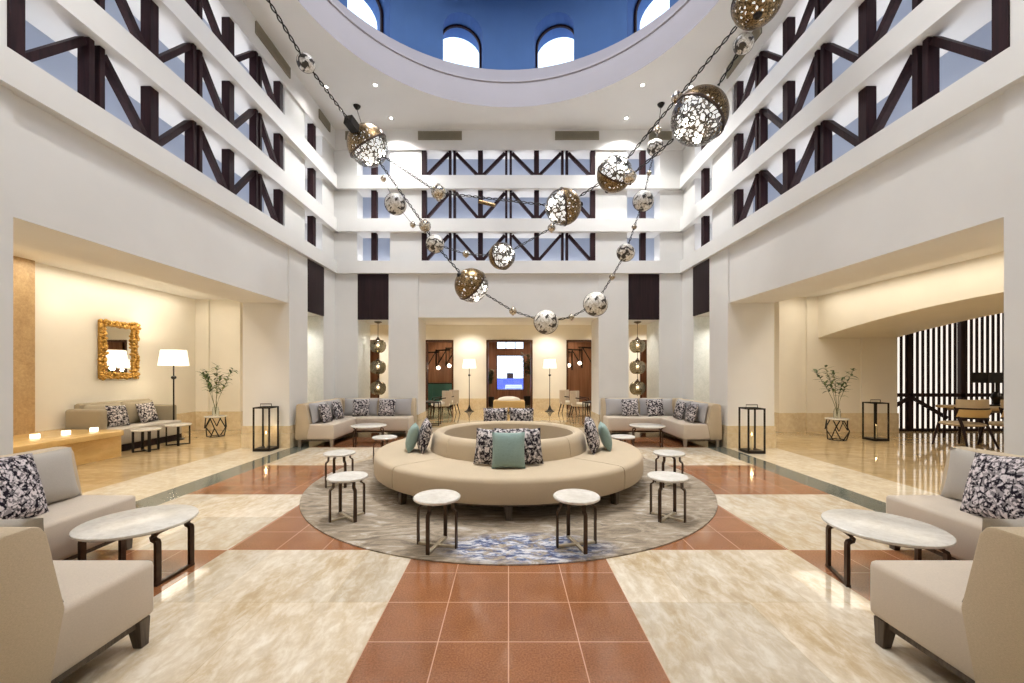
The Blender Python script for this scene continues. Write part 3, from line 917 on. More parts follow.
for sg, nm in ((-1, ML), (1, SS)):
    hd = PI / 2 if sg < 0 else -PI / 2
    sofa_pillow(sg * 3.86, 8.78, hd, 'pillow on the far corner sofa, %s, first along the side wall' % nm)
    sofa_pillow(sg * 3.86, 9.40, hd, 'pillow on the far corner sofa, %s, second along the side wall' % nm, 'damask', .42, .28, .06)
    sofa_pillow(sg * 3.60, 9.98, 0, 'pillow on the far corner sofa, %s, below the stacked glass pendants' % nm, 'damask', .42, .28, -.05)
    sofa_pillow(sg * 2.98, 9.98, 0, 'pillow on the far corner sofa, %s, beside the far hall opening' % nm, 'damask', .42)
sofa_pillow(-3.52, 2.93, PI / 2 + .12, 'large pillow printed with engraved buildings on the near sofa of the gold mirror side', 'city', .50, .34, .10)
sofa_pillow(3.50, 2.97, -PI / 2 - .12, 'large pillow with black swirl print on the near sofa of the slatted screen side', 'city', .50, .34, -.12)
sofa_pillow(-2.55, 1.98, PI + .05, 'dark edged pillow behind the near sofa back of the gold mirror side', 'olive_fab', .40, .30)
sofa_pillow(2.55, 1.98, PI - .05, 'brown pillow behind the near sofa back of the slatted screen side', 'olive_fab', .40, .30)

# ------------------------------------------------------------------ stools and round tables
def round_stand(name, label, cat, r, h, leg_r, group, loc, rotz, top_t=.03, w=.032, th=.014, lower='brass_pale'):
    root = thing(name, label, cat, loc, rotz, group)
    p = nb(); lathe(p, [(0, h - top_t), (r - .012, h - top_t), (r, h - top_t + .008), (r, h - .008), (r - .008, h), (0, h)], 48)
    obj('table_top' if 'table' in name else 'seat_top', p, 'table_marble', root, 40)
    for k in range(4):
        a = PI / 2 * k
        d = Vector((math.sin(a), -math.cos(a), 0)); s = Vector((math.cos(a), math.sin(a), 0))
        p = nb()
        pr = [(leg_r, 0), (leg_r, h * .70), (leg_r - .004, h * .735), (leg_r - .030, h * .775), (leg_r - .034, h * .80), (leg_r - .034, h - top_t)]
        blade(p, [(d * q + Vector((0, 0, z)), s) for q, z in pr], w, th)
        obj('leg', p, 'bronze_metal', root, 30)
    p = nb()
    box(p, -w / 2, w / 2, -leg_r + .005, leg_r - .005, .004, .020)
    box(p, -leg_r + .005, -w / 2, -w / 2, w / 2, .004, .020); box(p, w / 2, leg_r - .005, -w / 2, w / 2, .004, .020)
    obj('stretcher', p, lower, root)
    return root
STG = 'round marble topped stools round the ring sofa'
def spos(px, py, H):
    Y = (CAMZ - H - CZ) * F_PX / (py - HY)
    return ((px - VX) * Y / F_PX, Y, CZ)
s0 = round_stand('drum_stool', 'round marble topped stool where the red path meets the carpet, mirror side', 'stool', .205, .445, .182, STG, spos(437, 495.5, .445), R(-15))
for px, py, rz, lb in ((576.5, 495, 15, 'round marble topped stool where the red path meets the carpet, screen side'),
                       (347.5, 475.5, 45, 'round marble topped stool on the carpet rim, mirror side, second from the red path'),
                       (339.5, 452.2, 45, 'round marble topped stool on the carpet rim, mirror side, third from the red path'),
                       (384.7, 436.5, 30, 'round marble topped stool on the far carpet rim, mirror side, by the corner sofa table'),
                       (667.5, 475.5, 45, 'round marble topped stool on the carpet rim, screen side, second from the red path'),
                       (669, 452.2, 45, 'round marble topped stool on the carpet rim, screen side, third from the red path'),
                       (622.8, 436, -30, 'round marble topped stool on the far carpet rim, screen side, by the corner sofa table')):
    dup(s0, spos(px, py, .445), R(rz), lb, STG)
TBG = 'round marble coffee tables by the corner sofas'
def coffee_table(label, loc, rotz, r=.365, h=.42):
    root = thing('coffee_table', label, 'table', loc, rotz, TBG)
    p = nb(); lathe(p, [(0, h - .03), (r - .015, h - .03), (r, h - .02), (r, h - .006), (r - .008, h), (0, h)], 64); obj('table_top', p, 'table_marble', root, 40)
    for sx in (-1, 1):
        for sy in (-1, 1):
            q = nb()
            pts = [(.285, .02), (.285, h - .115), (.280, h - .10), (.255, h - .088), (.250, h - .07), (.272, h - .05), (.272, h - .03)]
            blade(q, [((sx * x, sy * .15, z), (0, 1, 0)) for x, z in pts], .042, .022)
            obj('leg', q, 'bronze_metal', root, 30)
        q = nb(); box(q, sx * .285 - .014, sx * .285 + .014, -.171, .171, 0, .02); obj('foot_rail', q, 'bronze_metal', root)
    q = nb(); box(q, -.26, .26, -.02, .02, h - .05, h - .03); box(q, -.29, -.255, -.17, .17, h - .05, h - .03); box(q, .255, .29, -.17, .17, h - .05, h - .03); obj('apron', q, 'bronze_metal', root)
    return root
t0 = coffee_table('round pale marble coffee table by the near sofa of the gold mirror side', (-2.83, 3.14, 0), R(-2))
dup(t0, (2.77, 3.03, 0), R(-17), 'round pale marble coffee table by the near sofa of the slatted screen side', TBG)
dup(t0, (-2.98, 8.75, 0), R(12), 'round pale marble coffee table by the far corner sofa of the gold mirror side', TBG)
dup(t0, (2.95, 8.72, 0), R(-12), 'round pale marble coffee table by the far corner sofa of the slatted screen side', TBG)

# ------------------------------------------------------------------ lanterns and candles
def lantern(x, y, label, w=.33, h=.86):
    root = thing('floor_lantern', label, 'lantern', (x, y, 0), 0, 'tall black frame floor lanterns')
    b = w / 2
    q = .0125
    p = nb(); box(p, -b, b, -b, b, .0, .05); obj('base', p, 'black_metal', root)
    for sx in (-1, 1):
        for sy in (-1, 1):
            p = nb(); box(p, sx * (b - q) - q, sx * (b - q) + q, sy * (b - q) - q, sy * (b - q) + q, .05, h - .025); obj('post', p, 'black_metal', root)
    p = nb()
    for s in (-1, 1):
        box(p, -b, b, s * (b - q) - q, s * (b - q) + q, h - .025, h); box(p, s * (b - q) - q, s * (b - q) + q, -b + 2 * q, b - 2 * q, h - .025, h)
    obj('top_frame', p, 'black_metal', root)
    p = nb(); tube(p, [(-.11, 0, h - .015), (-.11, 0, h + .055), (.11, 0, h + .055), (.11, 0, h - .015)], .009, 8)
    box(p, -b + .02, b - .02, -.01, .01, h - .022, h - .004)
    obj('handle', p, 'black_metal', root)
    return root
LN = [(-4.82, 8.15, 'black frame lantern beside the pier on the gold mirror side'), (4.705, 7.93, 'black frame lantern beside the pier on the slatted screen side'),
      (8.36, 9.34, 'black frame lantern by the arch jamb, between the leafy stand and the slatted screen')]
cand0 = None
for i, (x, y, lb) in enumerate(LN):
    lantern(x, y, lb)
    c = thing('candle', 'slim lit candle inside the ' + lb.split(',')[0], 'candle', (x, y, .05), 0, 'candles in the floor lanterns')
    p = nb(); lathe(p, [(0, 0), (.022, 0), (.022, .26), (.006, .265), (0, .265)], 16); obj('wax_body', p, 'wax', c, 40)
    p = nb(); lathe(p, [(0, .262), (.011, .28), (.012, .295), (.006, .32), (0, .335)], 10); obj('flame', p, 'flame', c, 60)
    pointl((x, y, .42), .9, (1, .7, .35), .02)

# ------------------------------------------------------------------ floor lamps
lamp = None
def floor_lamp(label, loc):
    root = thing('floor_lamp', label, 'lamp', loc, 0, 'tall floor lamps with pale drum shades')
    p = nb(); lathe(p, [(0, 0), (.20, 0), (.20, .015), (.15, .03), (.10, .07), (.06, .13), (.035, .20), (.018, .26), (0, .26)], 32); obj('base', p, 'black_metal', root, 40)
    p = nb(); lathe(p, [(.016, .22), (.014, 1.30), (.014, 1.72)], 16); obj('stem', p, 'black_metal', root, 40)
    p = nb(); lathe(p, [(.014, 1.38), (.045, 1.40), (.052, 1.425), (.045, 1.45), (.014, 1.47)], 20); obj('knob', p, 'black_metal', root, 40)
    p = nb(); lathe(p, [(.285, 1.70), (.24, 2.05), (.236, 2.05), (.281, 1.70)], 40, closed=True); obj('lamp_shade', p, 'shade', root, 40)
    p = nb(); ball(p, .045, (0, 0, 1.80)); obj('bulb', p, 'bulb', root, 60)
    return root
lamp = floor_lamp('floor lamp with lit pale drum shade beside the gold framed mirror', (-7.66, 9.38, 0))
dup(lamp, (-1.54, 16.1, 0), 0, 'floor lamp with lit pale shade in the far hall, mirror side of the centre doorway', scale=(.95, .95, 1))
dup(lamp, (1.62, 16.1, 0), 0, 'floor lamp with lit pale shade in the far hall, screen side of the centre doorway', scale=(.95, .95, 1))
for x, y in ((-7.66, 9.38), (-1.55, 16.1), (1.62, 16.1)):
    pointl((x, y, 1.94), 16 if y < 12 else 11, (1, .86, .64), .05)
    pointl((x, y, 1.64), 8, (1, .86, .64), .05)

# ------------------------------------------------------------------ gold mirror and aisle seating
mr = thing('wall_mirror', 'rectangular mirror in a knobbly carved gold frame on the aisle wall', 'mirror', (-8.385, 8.80, 2.02))
mw, mh = .42, .60
p = nb(); box(p, -.01, .02, -mw + .08, mw - .08, -mh + .10, mh - .10); obj('mirror_glass', p, 'mirror', mr)
p = nb()
for s in (-1, 1):
    box(p, -.012, .045, -mw, mw, s * (mh - .055) - .055, s * (mh - .055) + .055); box(p, -.012, .045, s * (mw - .055) - .055, s * (mw - .055) + .055, -mh + .11, mh - .11)
rr = random.Random(3)
def knob(y, z):
    rad_ = rr.uniform(.028, .05)
    bmesh.ops.create_icosphere(p, subdivisions=1, radius=rad_, matrix=Matrix.Translation((.045 + rr.uniform(-.01, .02), y + rr.uniform(-.02, .02), z + rr.uniform(-.02, .02))) @ Euler((rr.random() * 3, rr.random() * 3, 0)).to_matrix().to_4x4() @ Matrix.Diagonal((.8, 1.25, .8, 1)))
for i in range(22):
    y = -mw + 2 * mw * i / 21
    for off in (.02, .085):
        knob(y, mh - off); knob(y, -mh + off)
for i in range(28):
    z = -mh + 2 * mh * i / 27
    for off in (.02, .085):
        knob(mw - off, z); knob(-mw + off, z)
obj('carved_frame', p, 'gold_leaf', mr, 50)
# banquette under the mirror
bq = thing('bench_sofa', 'olive grey bench sofa along the aisle wall under the gold mirror', 'sofa', (-8.34, 8.62, 0))
p = nb(); box(p, .16, .86, -.78, .78, .14, .45, 0, .03, 3); obj('seat', p, 'grey_fab', bq, 45)
p = nb(); prism(p, [(0, .14), (.2, .14), (.2, .44), (.14, .92), (.09, .95), (.03, .92)], -.78, .78, 'xz', 0, .012); obj('backrest', p, 'olive_fab', bq, 45)
p = nb(); box(p, 0, .70, -.94, -.78, .14, .85, 0, .06, 4); obj('armrest', p, 'olive_fab', bq, 45)
p = nb(); box(p, 0, .66, .78, .90, .14, .80, 0, .05, 4); obj('armrest', p, 'olive_fab', bq, 45)
p = nb(); box(p, .08, .80, -.86, .84, .0, .14); obj('plinth', p, 'panel_wood', bq)
for k in range(2):
    cushion('back_cushion', .76, .48, .20, 'olive_fab', None, None, (.29, -.385 + .77 * k, .445), PI / 2, .22, 0, None, bq)
sofa_pillow(-7.84, 8.28, PI / 2, 'black and white pillow on the bench sofa under the mirror, nearer the candles', 'damask', .44, .28, .05, .455)
sofa_pillow(-7.84, 8.98, PI / 2, 'black and white pillow on the bench sofa under the mirror, nearer the floor lamp', 'damask', .44, .28, -.05, .455)
# honey stone ledge with votives
lg = thing('stone_ledge', 'long honey coloured polished stone bench ledge carrying three candles', 'ledge', (-7.75, 6.0, 0))
p = nb(); box(p, -.58, .60, -1.9, 1.57, 0, .38); obj('plinth', p, 'onyx', lg)
p = nb(); prism(p, [(-.62, -1.95), (.70, -1.95), (.70, 1.46), (.67, 1.55), (.60, 1.60), (.50, 1.62), (-.62, 1.62)], .38, .485, 'xy', 0, .02, 3); obj('slab', p, 'onyx', lg, 40)
for i, (px, lb) in enumerate(((35, 'nearest the travertine pillar'), (66, 'middle one of three'), (94, 'beside the bench sofa'))):
    Y = 6.55 + .38 * i
    X = (px - VX) * Y / F_PX
    c = thing('votive_candle', 'small glowing square votive candle on the honey stone ledge, ' + lb, 'candle', (X, Y, .487), 0, 'votive candles on the stone ledge')
    p = nb(); box(p, -.042, .042, -.042, .042, 0, .075, 0, .006); obj('glass_holder', p, 'votive', c)
    p = nb(); lathe(p, [(0, .075), (.032, .075), (.032, .078), (0, .078)], 16); obj('wax_top', p, 'wax', c)
def small_table(label, loc, rotz, w=.46, h=.44):
    root = thing('side_table', label, 'table', loc, rotz, 'small dark legged side tables in the mirror aisle')
    p = nb(); lathe(p, [(0, h - .035), (w / 2, h - .035), (w / 2 + .01, h - .02), (w / 2, h), (0, h)], 32); obj('table_top', p, 'table_marble', root, 40)
    for k in range(4):
        a = PI / 4 + PI / 2 * k
        p = nb(); box(p, -.022, .022, -.014, .014, 0, h - .035)
        p.transform(Matrix.Translation((math.sin(a) * w * .42, -math.cos(a) * w * .42, 0)) @ Matrix.Rotation(a, 4, 'Z')); obj('leg', p, 'black_metal', root)
    p = nb()
    for a in (PI / 4, 3 * PI / 4):
        q = nb(); box(q, -w * .42, w * .42, -.013, .013, .0, .022); q.transform(Matrix.Rotation(a, 4, 'Z'))
        me = bpy.data.meshes.new('tmp'); q.to_mesh(me); q.free(); p.from_mesh(me); bpy.data.meshes.remove(me)
    obj('stretcher', p, 'black_metal', root)
    return root
st = small_table('small dark legged table at the bench sofa, nearer the stone ledge', (-7.12, 8.05, 0), .2)
dup(st, (-7.05, 8.75, 0), -.1, 'small dark legged table at the bench sofa, next to the floor lamp')

# ------------------------------------------------------------------ plant stands, vases, branches
def plant_stand(label, loc):
    root = thing('plant_stand', label, 'stand', loc, 0, 'faceted black wire plant stands')
    p = nb(); lathe(p, [(0, .465), (.225, .465), (.23, .48), (.225, .495), (0, .495)], 6); obj('stand_top', p, 'table_marble', root)
    p = nb()
    n = 6
    for k in range(n):
        a, b, c = 2 * PI * k / n, 2 * PI * (k + .5) / n, 2 * PI * (k + 1) / n
        top = Vector((.19 * math.sin(a), -.19 * math.cos(a), .465)); mid = Vector((.235 * math.sin(b), -.235 * math.cos(b), .22)); bot = Vector((.17 * math.sin(a), -.17 * math.cos(a), .008))
        t2 = Vector((.19 * math.sin(c), -.19 * math.cos(c), .465)); b2 = Vector((.17 * math.sin(c), -.17 * math.cos(c), .008))
        tube(p, [top, mid], .012, 6)
        if k % 2 == 0:
            tube(p, [mid, bot], .012, 6); tube(p, [mid, b2], .012, 6)
        else:
            tube(p, [t2, mid], .009, 6)
        tube(p, [bot, b2], .009, 6); tube(p, [top, t2], .009, 6)
    obj('wire_frame', p, 'black_metal', root)
    return root
def vase(label, loc, r=.075, h=.20):
    p = nb(); lathe(p, [(0, 0), (r * .85, 0), (r, .02), (r, h * .6), (r * .72, h), (r * .66, h), (r * .92, h * .6), (r * .9, .025), (0, .015)], 28)
    return tag(obj('glass_vase', p, 'glass', None, 50, loc), label, 'vase', 'clear glass vases on the plant stands')
def leaf(bm_, base, d, ln, w, droop=.25):
    d = d.normalized()
    s = d.cross(Vector((0, 0, 1)))
    s = s.normalized() if s.length > .05 else Vector((1, 0, 0))
    up = s.cross(d)
    L = []; Rr = []; C = []
    for i in range(5):
        f_ = i / 4
        c = base + d * ln * f_ - Vector((0, 0, 1)) * droop * ln * f_ * f_
        ww = w * math.sin(PI * min(1, f_ * .85 + .12)) * (1 - f_ * .25)
        C.append(bm_.verts.new(c)); L.append(bm_.verts.new(c + s * ww / 2 + up * .12 * ww)); Rr.append(bm_.verts.new(c - s * ww / 2 + up * .12 * ww))
    for i in range(4):
        bm_.faces.new((L[i], C[i], C[i + 1], L[i + 1])); bm_.faces.new((C[i], Rr[i], Rr[i + 1], C[i + 1]))
def branches(label, loc, seed, H=.85, spread=.42, cat='branches', leaves=26, stems=((-.9, .1), (-.35, -.3), (.15, .3), (.75, -.1), (1.0, .2)), pale=.35, ln=.13, lw=.05, z0=.02):
    rg = random.Random(seed)
    root = thing('leafy_branches', label, cat, loc)
    ps, pl, pp = nb(), nb(), nb()
    for sx, sy in stems:
        P = [Vector((0, 0, z0))]
        hh = H * rg.uniform(.8, 1.05)
        for i in range(1, 9):
            f_ = i / 8
            P.append(Vector((sx * spread * f_ ** 1.5 + rg.uniform(-.012, .012), sy * spread * f_ ** 1.4, z0 + hh * f_)))
        tube(ps, P, [.006 - .0035 * i / 8 for i in range(9)], 6)
        for k in range(leaves):
            f_ = .52 + .48 * (k / max(1, leaves - 1))
            i = min(7, int(f_ * 8)); b_ = P[i].lerp(P[i + 1], f_ * 8 - i)
            a = k * 2.4 + rg.random()
            d = Vector((math.cos(a), math.sin(a), rg.uniform(-.1, 1.0)))
            leaf(pp if rg.random() < pale else pl, b_, d, ln * rg.uniform(.6, 1.15), lw * rg.uniform(.7, 1.1), rg.uniform(0, .5))
    obj('stems', ps, 'stem', root, 50); obj('foliage', pl, 'leaf', root, 50)
    if pp.faces:
        obj('young_foliage', pp, 'leaf_pale', root, 50)
    else:
        pp.free()
    return root
PS = [(-7.05, 9.87, 'on the gold mirror side'), (7.50, 9.36, 'in front of the arch jamb')]
for i, (x, y, nm) in enumerate(PS):
    plant_stand('white topped stand with black faceted wire base ' + nm, (x, y, 0))
    vase('clear glass vase holding branches ' + nm, (x, y, .497), .07, .22)
    branches('tall leafy lily branches in a glass vase ' + nm, (x, y, .515), 4 + i, 1.14 if i == 0 else 1.12, .36 if i == 0 else .44, 'branches', 34 if i == 0 else 26, ln=.17, lw=.062, pale=.35 if i == 0 else .08,
             stems=((-.95, .1), (-.5, -.3), (-.1, .3), (.35, -.1), (1.0, .2)) if i == 0 else ((-1.1, .1), (-.8, -.25), (0, .2), (.12, -.2), (.95, .1)))

# ------------------------------------------------------------------ stacked glass pendants in the far alcoves
def stacked_pendant(label, loc):
    root = thing('stacked_pendant', label, 'pendant', loc, 0, 'stacked smoked glass pendants in the alcoves')
    p = nb(); lathe(p, [(0, 0), (.10, 0), (.10, -.02), (.03, -.05), (0, -.05)], 24); obj('ceiling_plate', p, 'bronze_metal', root, 40)
    p = nb(); tube(p, [(0, 0, -.04), (0, 0, -2.0)], .008, 8); obj('rod', p, 'bronze_metal', root)
    for z in (-.65, -1.22, -1.78):
        p = nb(); lathe(p, [(.05, z + .17), (.13, z + .155), (.19, z + .10), (.21, z + .02), (.20, z - .07), (.16, z - .14), (.10, z - .18)], 28)
        g = obj('glass_globe', p, 'smoke_glass', root, 50)
        p = nb(); lathe(p, [(0, z + .24), (.02, z + .24), (.025, z + .21), (.055, z + .19), (.06, z + .165), (0, z + .165)], 20); obj('cap', p, 'bronze_metal', g, 40)
        p = nb(); ball(p, .04, (0, 0, z + .02), 12, 8); obj('bulb', p, 'bulb', g, 60)
    return root
sp0 = stacked_pendant('column of three smoked glass globes hanging in the far alcove, gold mirror side', (-3.50, YB + .43, 2.90))
dup(sp0, (3.46, YB + .43, 2.90), 0, 'column of three smoked glass globes hanging in the far alcove, slatted screen side')

# ------------------------------------------------------------------ the chandelier of pierced globes
NODES = {}
def node(k, px, py, Y, rpx):
    NODES[k] = (at(px, py, Y), rpx * Y / F_PX)
def cable_dirs(k):
    return NODES[k][0]
def orient(v):
    return Vector(v).to_track_quat('Z', 'Y').to_euler()
node('HL', 357, 107, 9.63, 0); node('HR', 661, 104, 9.56, 0)
NODES['HL'] = (Vector((NODES['HL'][0].x, NODES['HL'][0].y, CEIL)), 0); NODES['HR'] = (Vector((NODES['HR'][0].x, NODES['HR'][0].y, CEIL)), 0)
NODES['CL'] = (Vector((-3.95, 4.5, CEIL)), 0); NODES['CR'] = (Vector((3.95, 4.6, CEIL)), 0)
for k, v in dict(G1=(368, 146, 8.8, 20), G16=(306, 63, 7.0, 8.5), B438=(438.5, 192.5, 8.2, 7.5), G2=(563, 207, 7.6, 18), B551=(551.5, 228, 7.6, 4), G3=(614.5, 174, 7.4, 17.5), B629=(629.5, 177, 7.15, 7),
                 G4=(699, 117, 6.4, 27), B677=(677.5, 98, 6.6, 6), G15=(743.6, 44, 5.8, 9.2), G5=(757.5, 1, 5.5, 23), G11=(395.5, 204, 8.5, 10.5), B384=(383.4, 178.8, 8.7, 3), B413=(412.8, 224.7, 8.4, 3),
                 B425=(425, 226, 8.35, 6), G13=(435, 244, 8.2, 9), B466=(466, 254, 8.0, 3.5), G7=(502, 256, 7.6, 13.5), G6=(471.5, 285.5, 7.8, 17), B513=(513, 311, 7.6, 4), G8=(546, 322, 7.5, 12),
                 B571=(571.5, 317, 7.5, 3), G9=(595.5, 304, 7.6, 12), B612=(612, 277, 7.8, 3), G12=(625.8, 252.7, 8.0, 8.7), B634=(634.3, 227, 8.2, 2.6), G10=(643.2, 201, 8.4, 10), B649=(649, 173, 8.6, 2.6),
                 G14=(655.5, 147.5, 8.9, 8), B658=(658, 130, 9.2, 3.4)).items():
    node(k, *v)
GG, BG = 'pierced metal globes of the hanging chain', 'small mercury glass beads of the hanging chain'
def globe(k, face, label, style):
    """face: which way the silver half turns (sideways, upwards) and how far from facing the entrance"""
    c, r_ = NODES[k]
    root = thing('pierced_globe', label, 'light globe', c, 0, GG)
    v = (cam.location - c).normalized()
    rt = Vector((0, 0, 1)).cross(v).normalized(); up = v.cross(rt)
    dx, dy, ti = face
    root.rotation_euler = orient(v * math.cos(R(ti)) + (rt * dx + up * dy).normalized() * math.sin(R(ti)))
    def half(sgn, r2, cut=.02):
        p = nb()
        n = 14
        pr = [(r2 * math.cos(PI / 2 * i / n), sgn * (r2 * math.sin(PI / 2 * i / n))) for i in range(n)] + [(.0, sgn * r2)]
        lathe(p, pr, 40)
        return p
    if style == 'two':
        obj('bronze_shell', half(-1, r_), 'bronze_shell', root, 60)
        obj('silver_shell', half(1, r_ * .985), 'silver_shell', root, 60)
    else:
        obj('silver_shell', half(-1, r_), 'crackle', root, 60)
        obj('silver_shell', half(1, r_), 'crackle', root, 60)
    p = nb(); lathe(p, [(r_ * .97, -.04 * r_), (r_ * 1.02, -.045 * r_), (r_ * 1.035, 0), (r_ * 1.02, .045 * r_), (r_ * .97, .04 * r_)], 40, closed=True); obj('band', p, 'bronze_metal', root, 40)
    p = nb(); lathe(p, [(0, -r_ * 1.10), (.10 * r_, -r_ * 1.10), (.16 * r_, -r_ * 1.0), (.20 * r_, -r_ * .95), (0, -r_ * .95)], 16); obj('end_cap', p, 'black_metal', root, 40)
    if style == 'two':
        p = nb(); ball(p, r_ * .76, (0, 0, 0), 24, 16); obj('frosted_core', p, 'core', root, 60)
        for i in range(3):
            a = 2 * PI * i / 3 + .5
            q = .45 * r_
            p = nb(); ball(p, r_ * .17, (q * math.cos(a), q * math.sin(a), r_ * .64), 14, 10); obj('bulb', p, 'globe_bulb', root, 60)
    return root
globe('G1', (.6, -.8, 78), 'large half bronze pierced globe hanging below the ceiling hook, gold mirror side', 'two')
globe('G2', (-1, -.1, 80), 'pierced globe split upright into silver and bronze halves, before the far truss windows', 'two')
globe('G3', (.45, .9, 72), 'pierced globe with bronze lower half between the split globe and the largest globe', 'two')
globe('G4', (-.7, -.7, 56), 'largest pierced globe with three bright bulbs in front of the slatted screen side trusses', 'two')
globe('G5', (0, 1, 150), 'bronze pierced globe cut by the top edge of the picture', 'two')
globe('G6', (.75, -.65, 112), 'bronze and silver globe at the low mirror side bend of the chain', 'two')
globe('G7', (.9, .3, 48), 'bright silver globe in front of the lowest far truss window', 'two')
globe('G8', (.4, .5, 14), 'dark rimmed crackled globe at the lowest point of the chain', 'one')
globe('G9', (.4, .5, 14), 'dark rimmed crackled globe over the slatted screen side of the far opening', 'one')
globe('G10', (.4, .5, 14), 'crackled globe hanging in front of the middle small far window, slatted screen side', 'one')
globe('G11', (.4, .5, 14), 'crackled globe on thin wires in front of the middle small far window, gold mirror side', 'one')
globe('G12', (.4, .5, 14), 'small crackled globe above the dark wood panel of the slatted screen side', 'one')
globe('G13', (.4, .5, 14), 'small crackled globe just above the low mirror side bend of the chain', 'one')
globe('G14', (.4, .5, 14), 'small crackled globe below the ceiling hook of the slatted screen side', 'one')
globe('G15', (.4, .5, 14), 'small crackled globe between the largest globe and the globe cut by the picture edge', 'one')
globe('G16', (.4, .5, 14), 'small crackled globe high on the chain near the mirror side air vent', 'one')
for k, lb in dict(B438='mottled bead on the chain between the half bronze globe and the upright split globe', B551='tiny bead tucked under the upright split globe', B629='gold bead touching the globe with bronze lower half',
                  B677='bead beside the largest globe on the upper chain', B384='tiny bead at the top of the thin wire, below the half bronze globe', B413='tiny bead below the globe on thin wires',
                  B425='gold bead above the small crackled globe of the mirror side bend', B466='tiny bead between the mirror side bend and the bright silver globe', B513='pale bead between the low bend globe and the lowest globe',
                  B571='tiny bead between the two dark rimmed globes', B612='tiny bead above the globe over the far opening', B634='tiny bead between the two small globes beside the far window, slatted screen side',
                  B649='tiny bead above the small window globe of the slatted screen side', B658='coiled bead under the ceiling hook of the slatted screen side').items():
    c, r_ = NODES[k]
    p = nb(); ball(p, r_, (0, 0, 0), 20, 14, (1, 1, .95))
    for s in (-1, 1):
        lathe(p, [(.30 * r_, s * .90 * r_), (.25 * r_, s * 1.12 * r_), (0, s * 1.14 * r_)], 10)
    tag(obj('glass_bead', p, 'mercury', None, 50, c), lb, 'bead', BG)
def twisted(bm_, a, b, rad_, sag=0.0):
    a, b = Vector(a), Vector(b)
    d = (b - a); L = d.length
    if L < .02:
        return
    d.normalize()
    u = d.cross(Vector((0, 0, 1))).normalized(); w = d.cross(u)
    n = max(4, int(L / .035))
    for ph in (0, PI):
        pts = []
        for i in range(n + 1):
            f_ = i / n
            t_ = ph + 2 * PI * f_ * L / .28
            pts.append(a + d * L * f_ + (u * math.cos(t_) + w * math.sin(t_)) * rad_ * (1.15) - Vector((0, 0, 1)) * sag * 4 * f_ * (1 - f_))
        tube(bm_, pts, rad_ * .62, 5)
def cable(keys, label, thick=.014, extra=None, twist=True):
    root = thing('hanging_cable', label, 'cable', NODES[keys[0]][0], 0, 'cables of the hanging globe chain')
    for k0, k1 in zip(keys, keys[1:]):
        p = nb()
        (a, ra), (b, rb) = NODES[k0], NODES[k1]
        d = (b - a).normalized()
        A, B = a + d * (ra * 1.03 if ra > .1 else ra * .8), b - d * (rb * 1.03 if rb > .1 else rb * .8)
        if (B - A).dot(d) < .02:
            p.free(); continue
        if twist:
            twisted(p, A, B, thick)
        else:
            tube(p, [A, B], thick * .5, 6)
        p.transform(Matrix.Translation(-NODES[keys[0]][0]))
        obj('cable_segment', p, 'black_metal', root, 60)
    if extra:
        p = nb(); extra(p)
        p.transform(Matrix.Translation(-NODES[keys[0]][0]))
        obj('junction_box', p, 'black_metal', root)
    return root
def junction(p):
    (a, ra), (b, rb) = NODES['G16'], NODES['G1']
    d = (b - a).normalized()
    c = b - d * (rb + .16)
    q = d.to_track_quat('Z', 'Y').to_matrix().to_4x4()
    vs = [v for v in box(p, -.085, .085, -.085, .085, -.13, .13)]
    for v in vs:
        v.co = c + (q @ v.co)
cable(['CL', 'G16', 'G1'], 'dark twisted cable from the mirror side ceiling down to the half bronze globe', .018, junction)
cable(['G1', 'B438', 'G2'], 'dark twisted cable from the half bronze globe across to the upright split globe', .015)
cable(['G1', 'B425', 'G13', 'G6'], 'dark twisted cable from the half bronze globe down to the low mirror side bend', .016)
cable(['B384', 'G11', 'B413', 'B425'], 'thin wire threading the crackled globe on the mirror side', .010, None, False)
cable(['G13', 'B466', 'G7', 'B551', 'G2'], 'thin cable from the mirror side bend through the bright silver globe', .012)
cable(['G6', 'B513', 'G8', 'B571', 'G9', 'B612', 'G12', 'B634', 'G10', 'B649', 'G14', 'B658'], 'long cable looping along the lowest globes and up to the slatted screen side', .012)
cable(['G2', 'G3', 'B629', 'G4'], 'cable climbing from the upright split globe to the largest globe', .016)
cable(['G3', 'B677', 'G5'], 'cable running behind the largest globe up to the globe cut by the picture edge', .016)
cable(['G4', 'G15', 'G5', 'CR'], 'cable from the largest globe up to the slatted screen side ceiling', .016)
for k, tgt, lb in (('HL', 'G1', 'black ceiling hook with a thin rod above the half bronze globe'), ('HR', 'B658', 'black ceiling hook with a thin rod above the small globe of the slatted screen side')):
    c = NODES[k][0]
    h = thing('ceiling_hook', lb, 'hook', c, 0, 'black ceiling hooks of the globe chain')
    p = nb(); lathe(p, [(0, -.09), (.03, -.085), (.075, -.03), (.085, 0), (0, 0)], 20); obj('canopy', p, 'black_metal', h, 40)
    e = NODES[tgt][0] - c
    e = e - e.normalized() * (NODES[tgt][1] * 1.02)
    p = nb(); tube(p, [(0, 0, -.08), e], .009, 6); obj('rod', p, 'bronze_metal', h)
p = nb()
a, b = at(479, 201.5, 7.95), at(495, 205.5, 7.9)
tube(p, [a, b], .035, 12)
tag(obj('cable_sleeve', p, 'bronze_shell', None, 40), 'bronze tube sleeve on the cable before the far truss windows', 'sleeve')

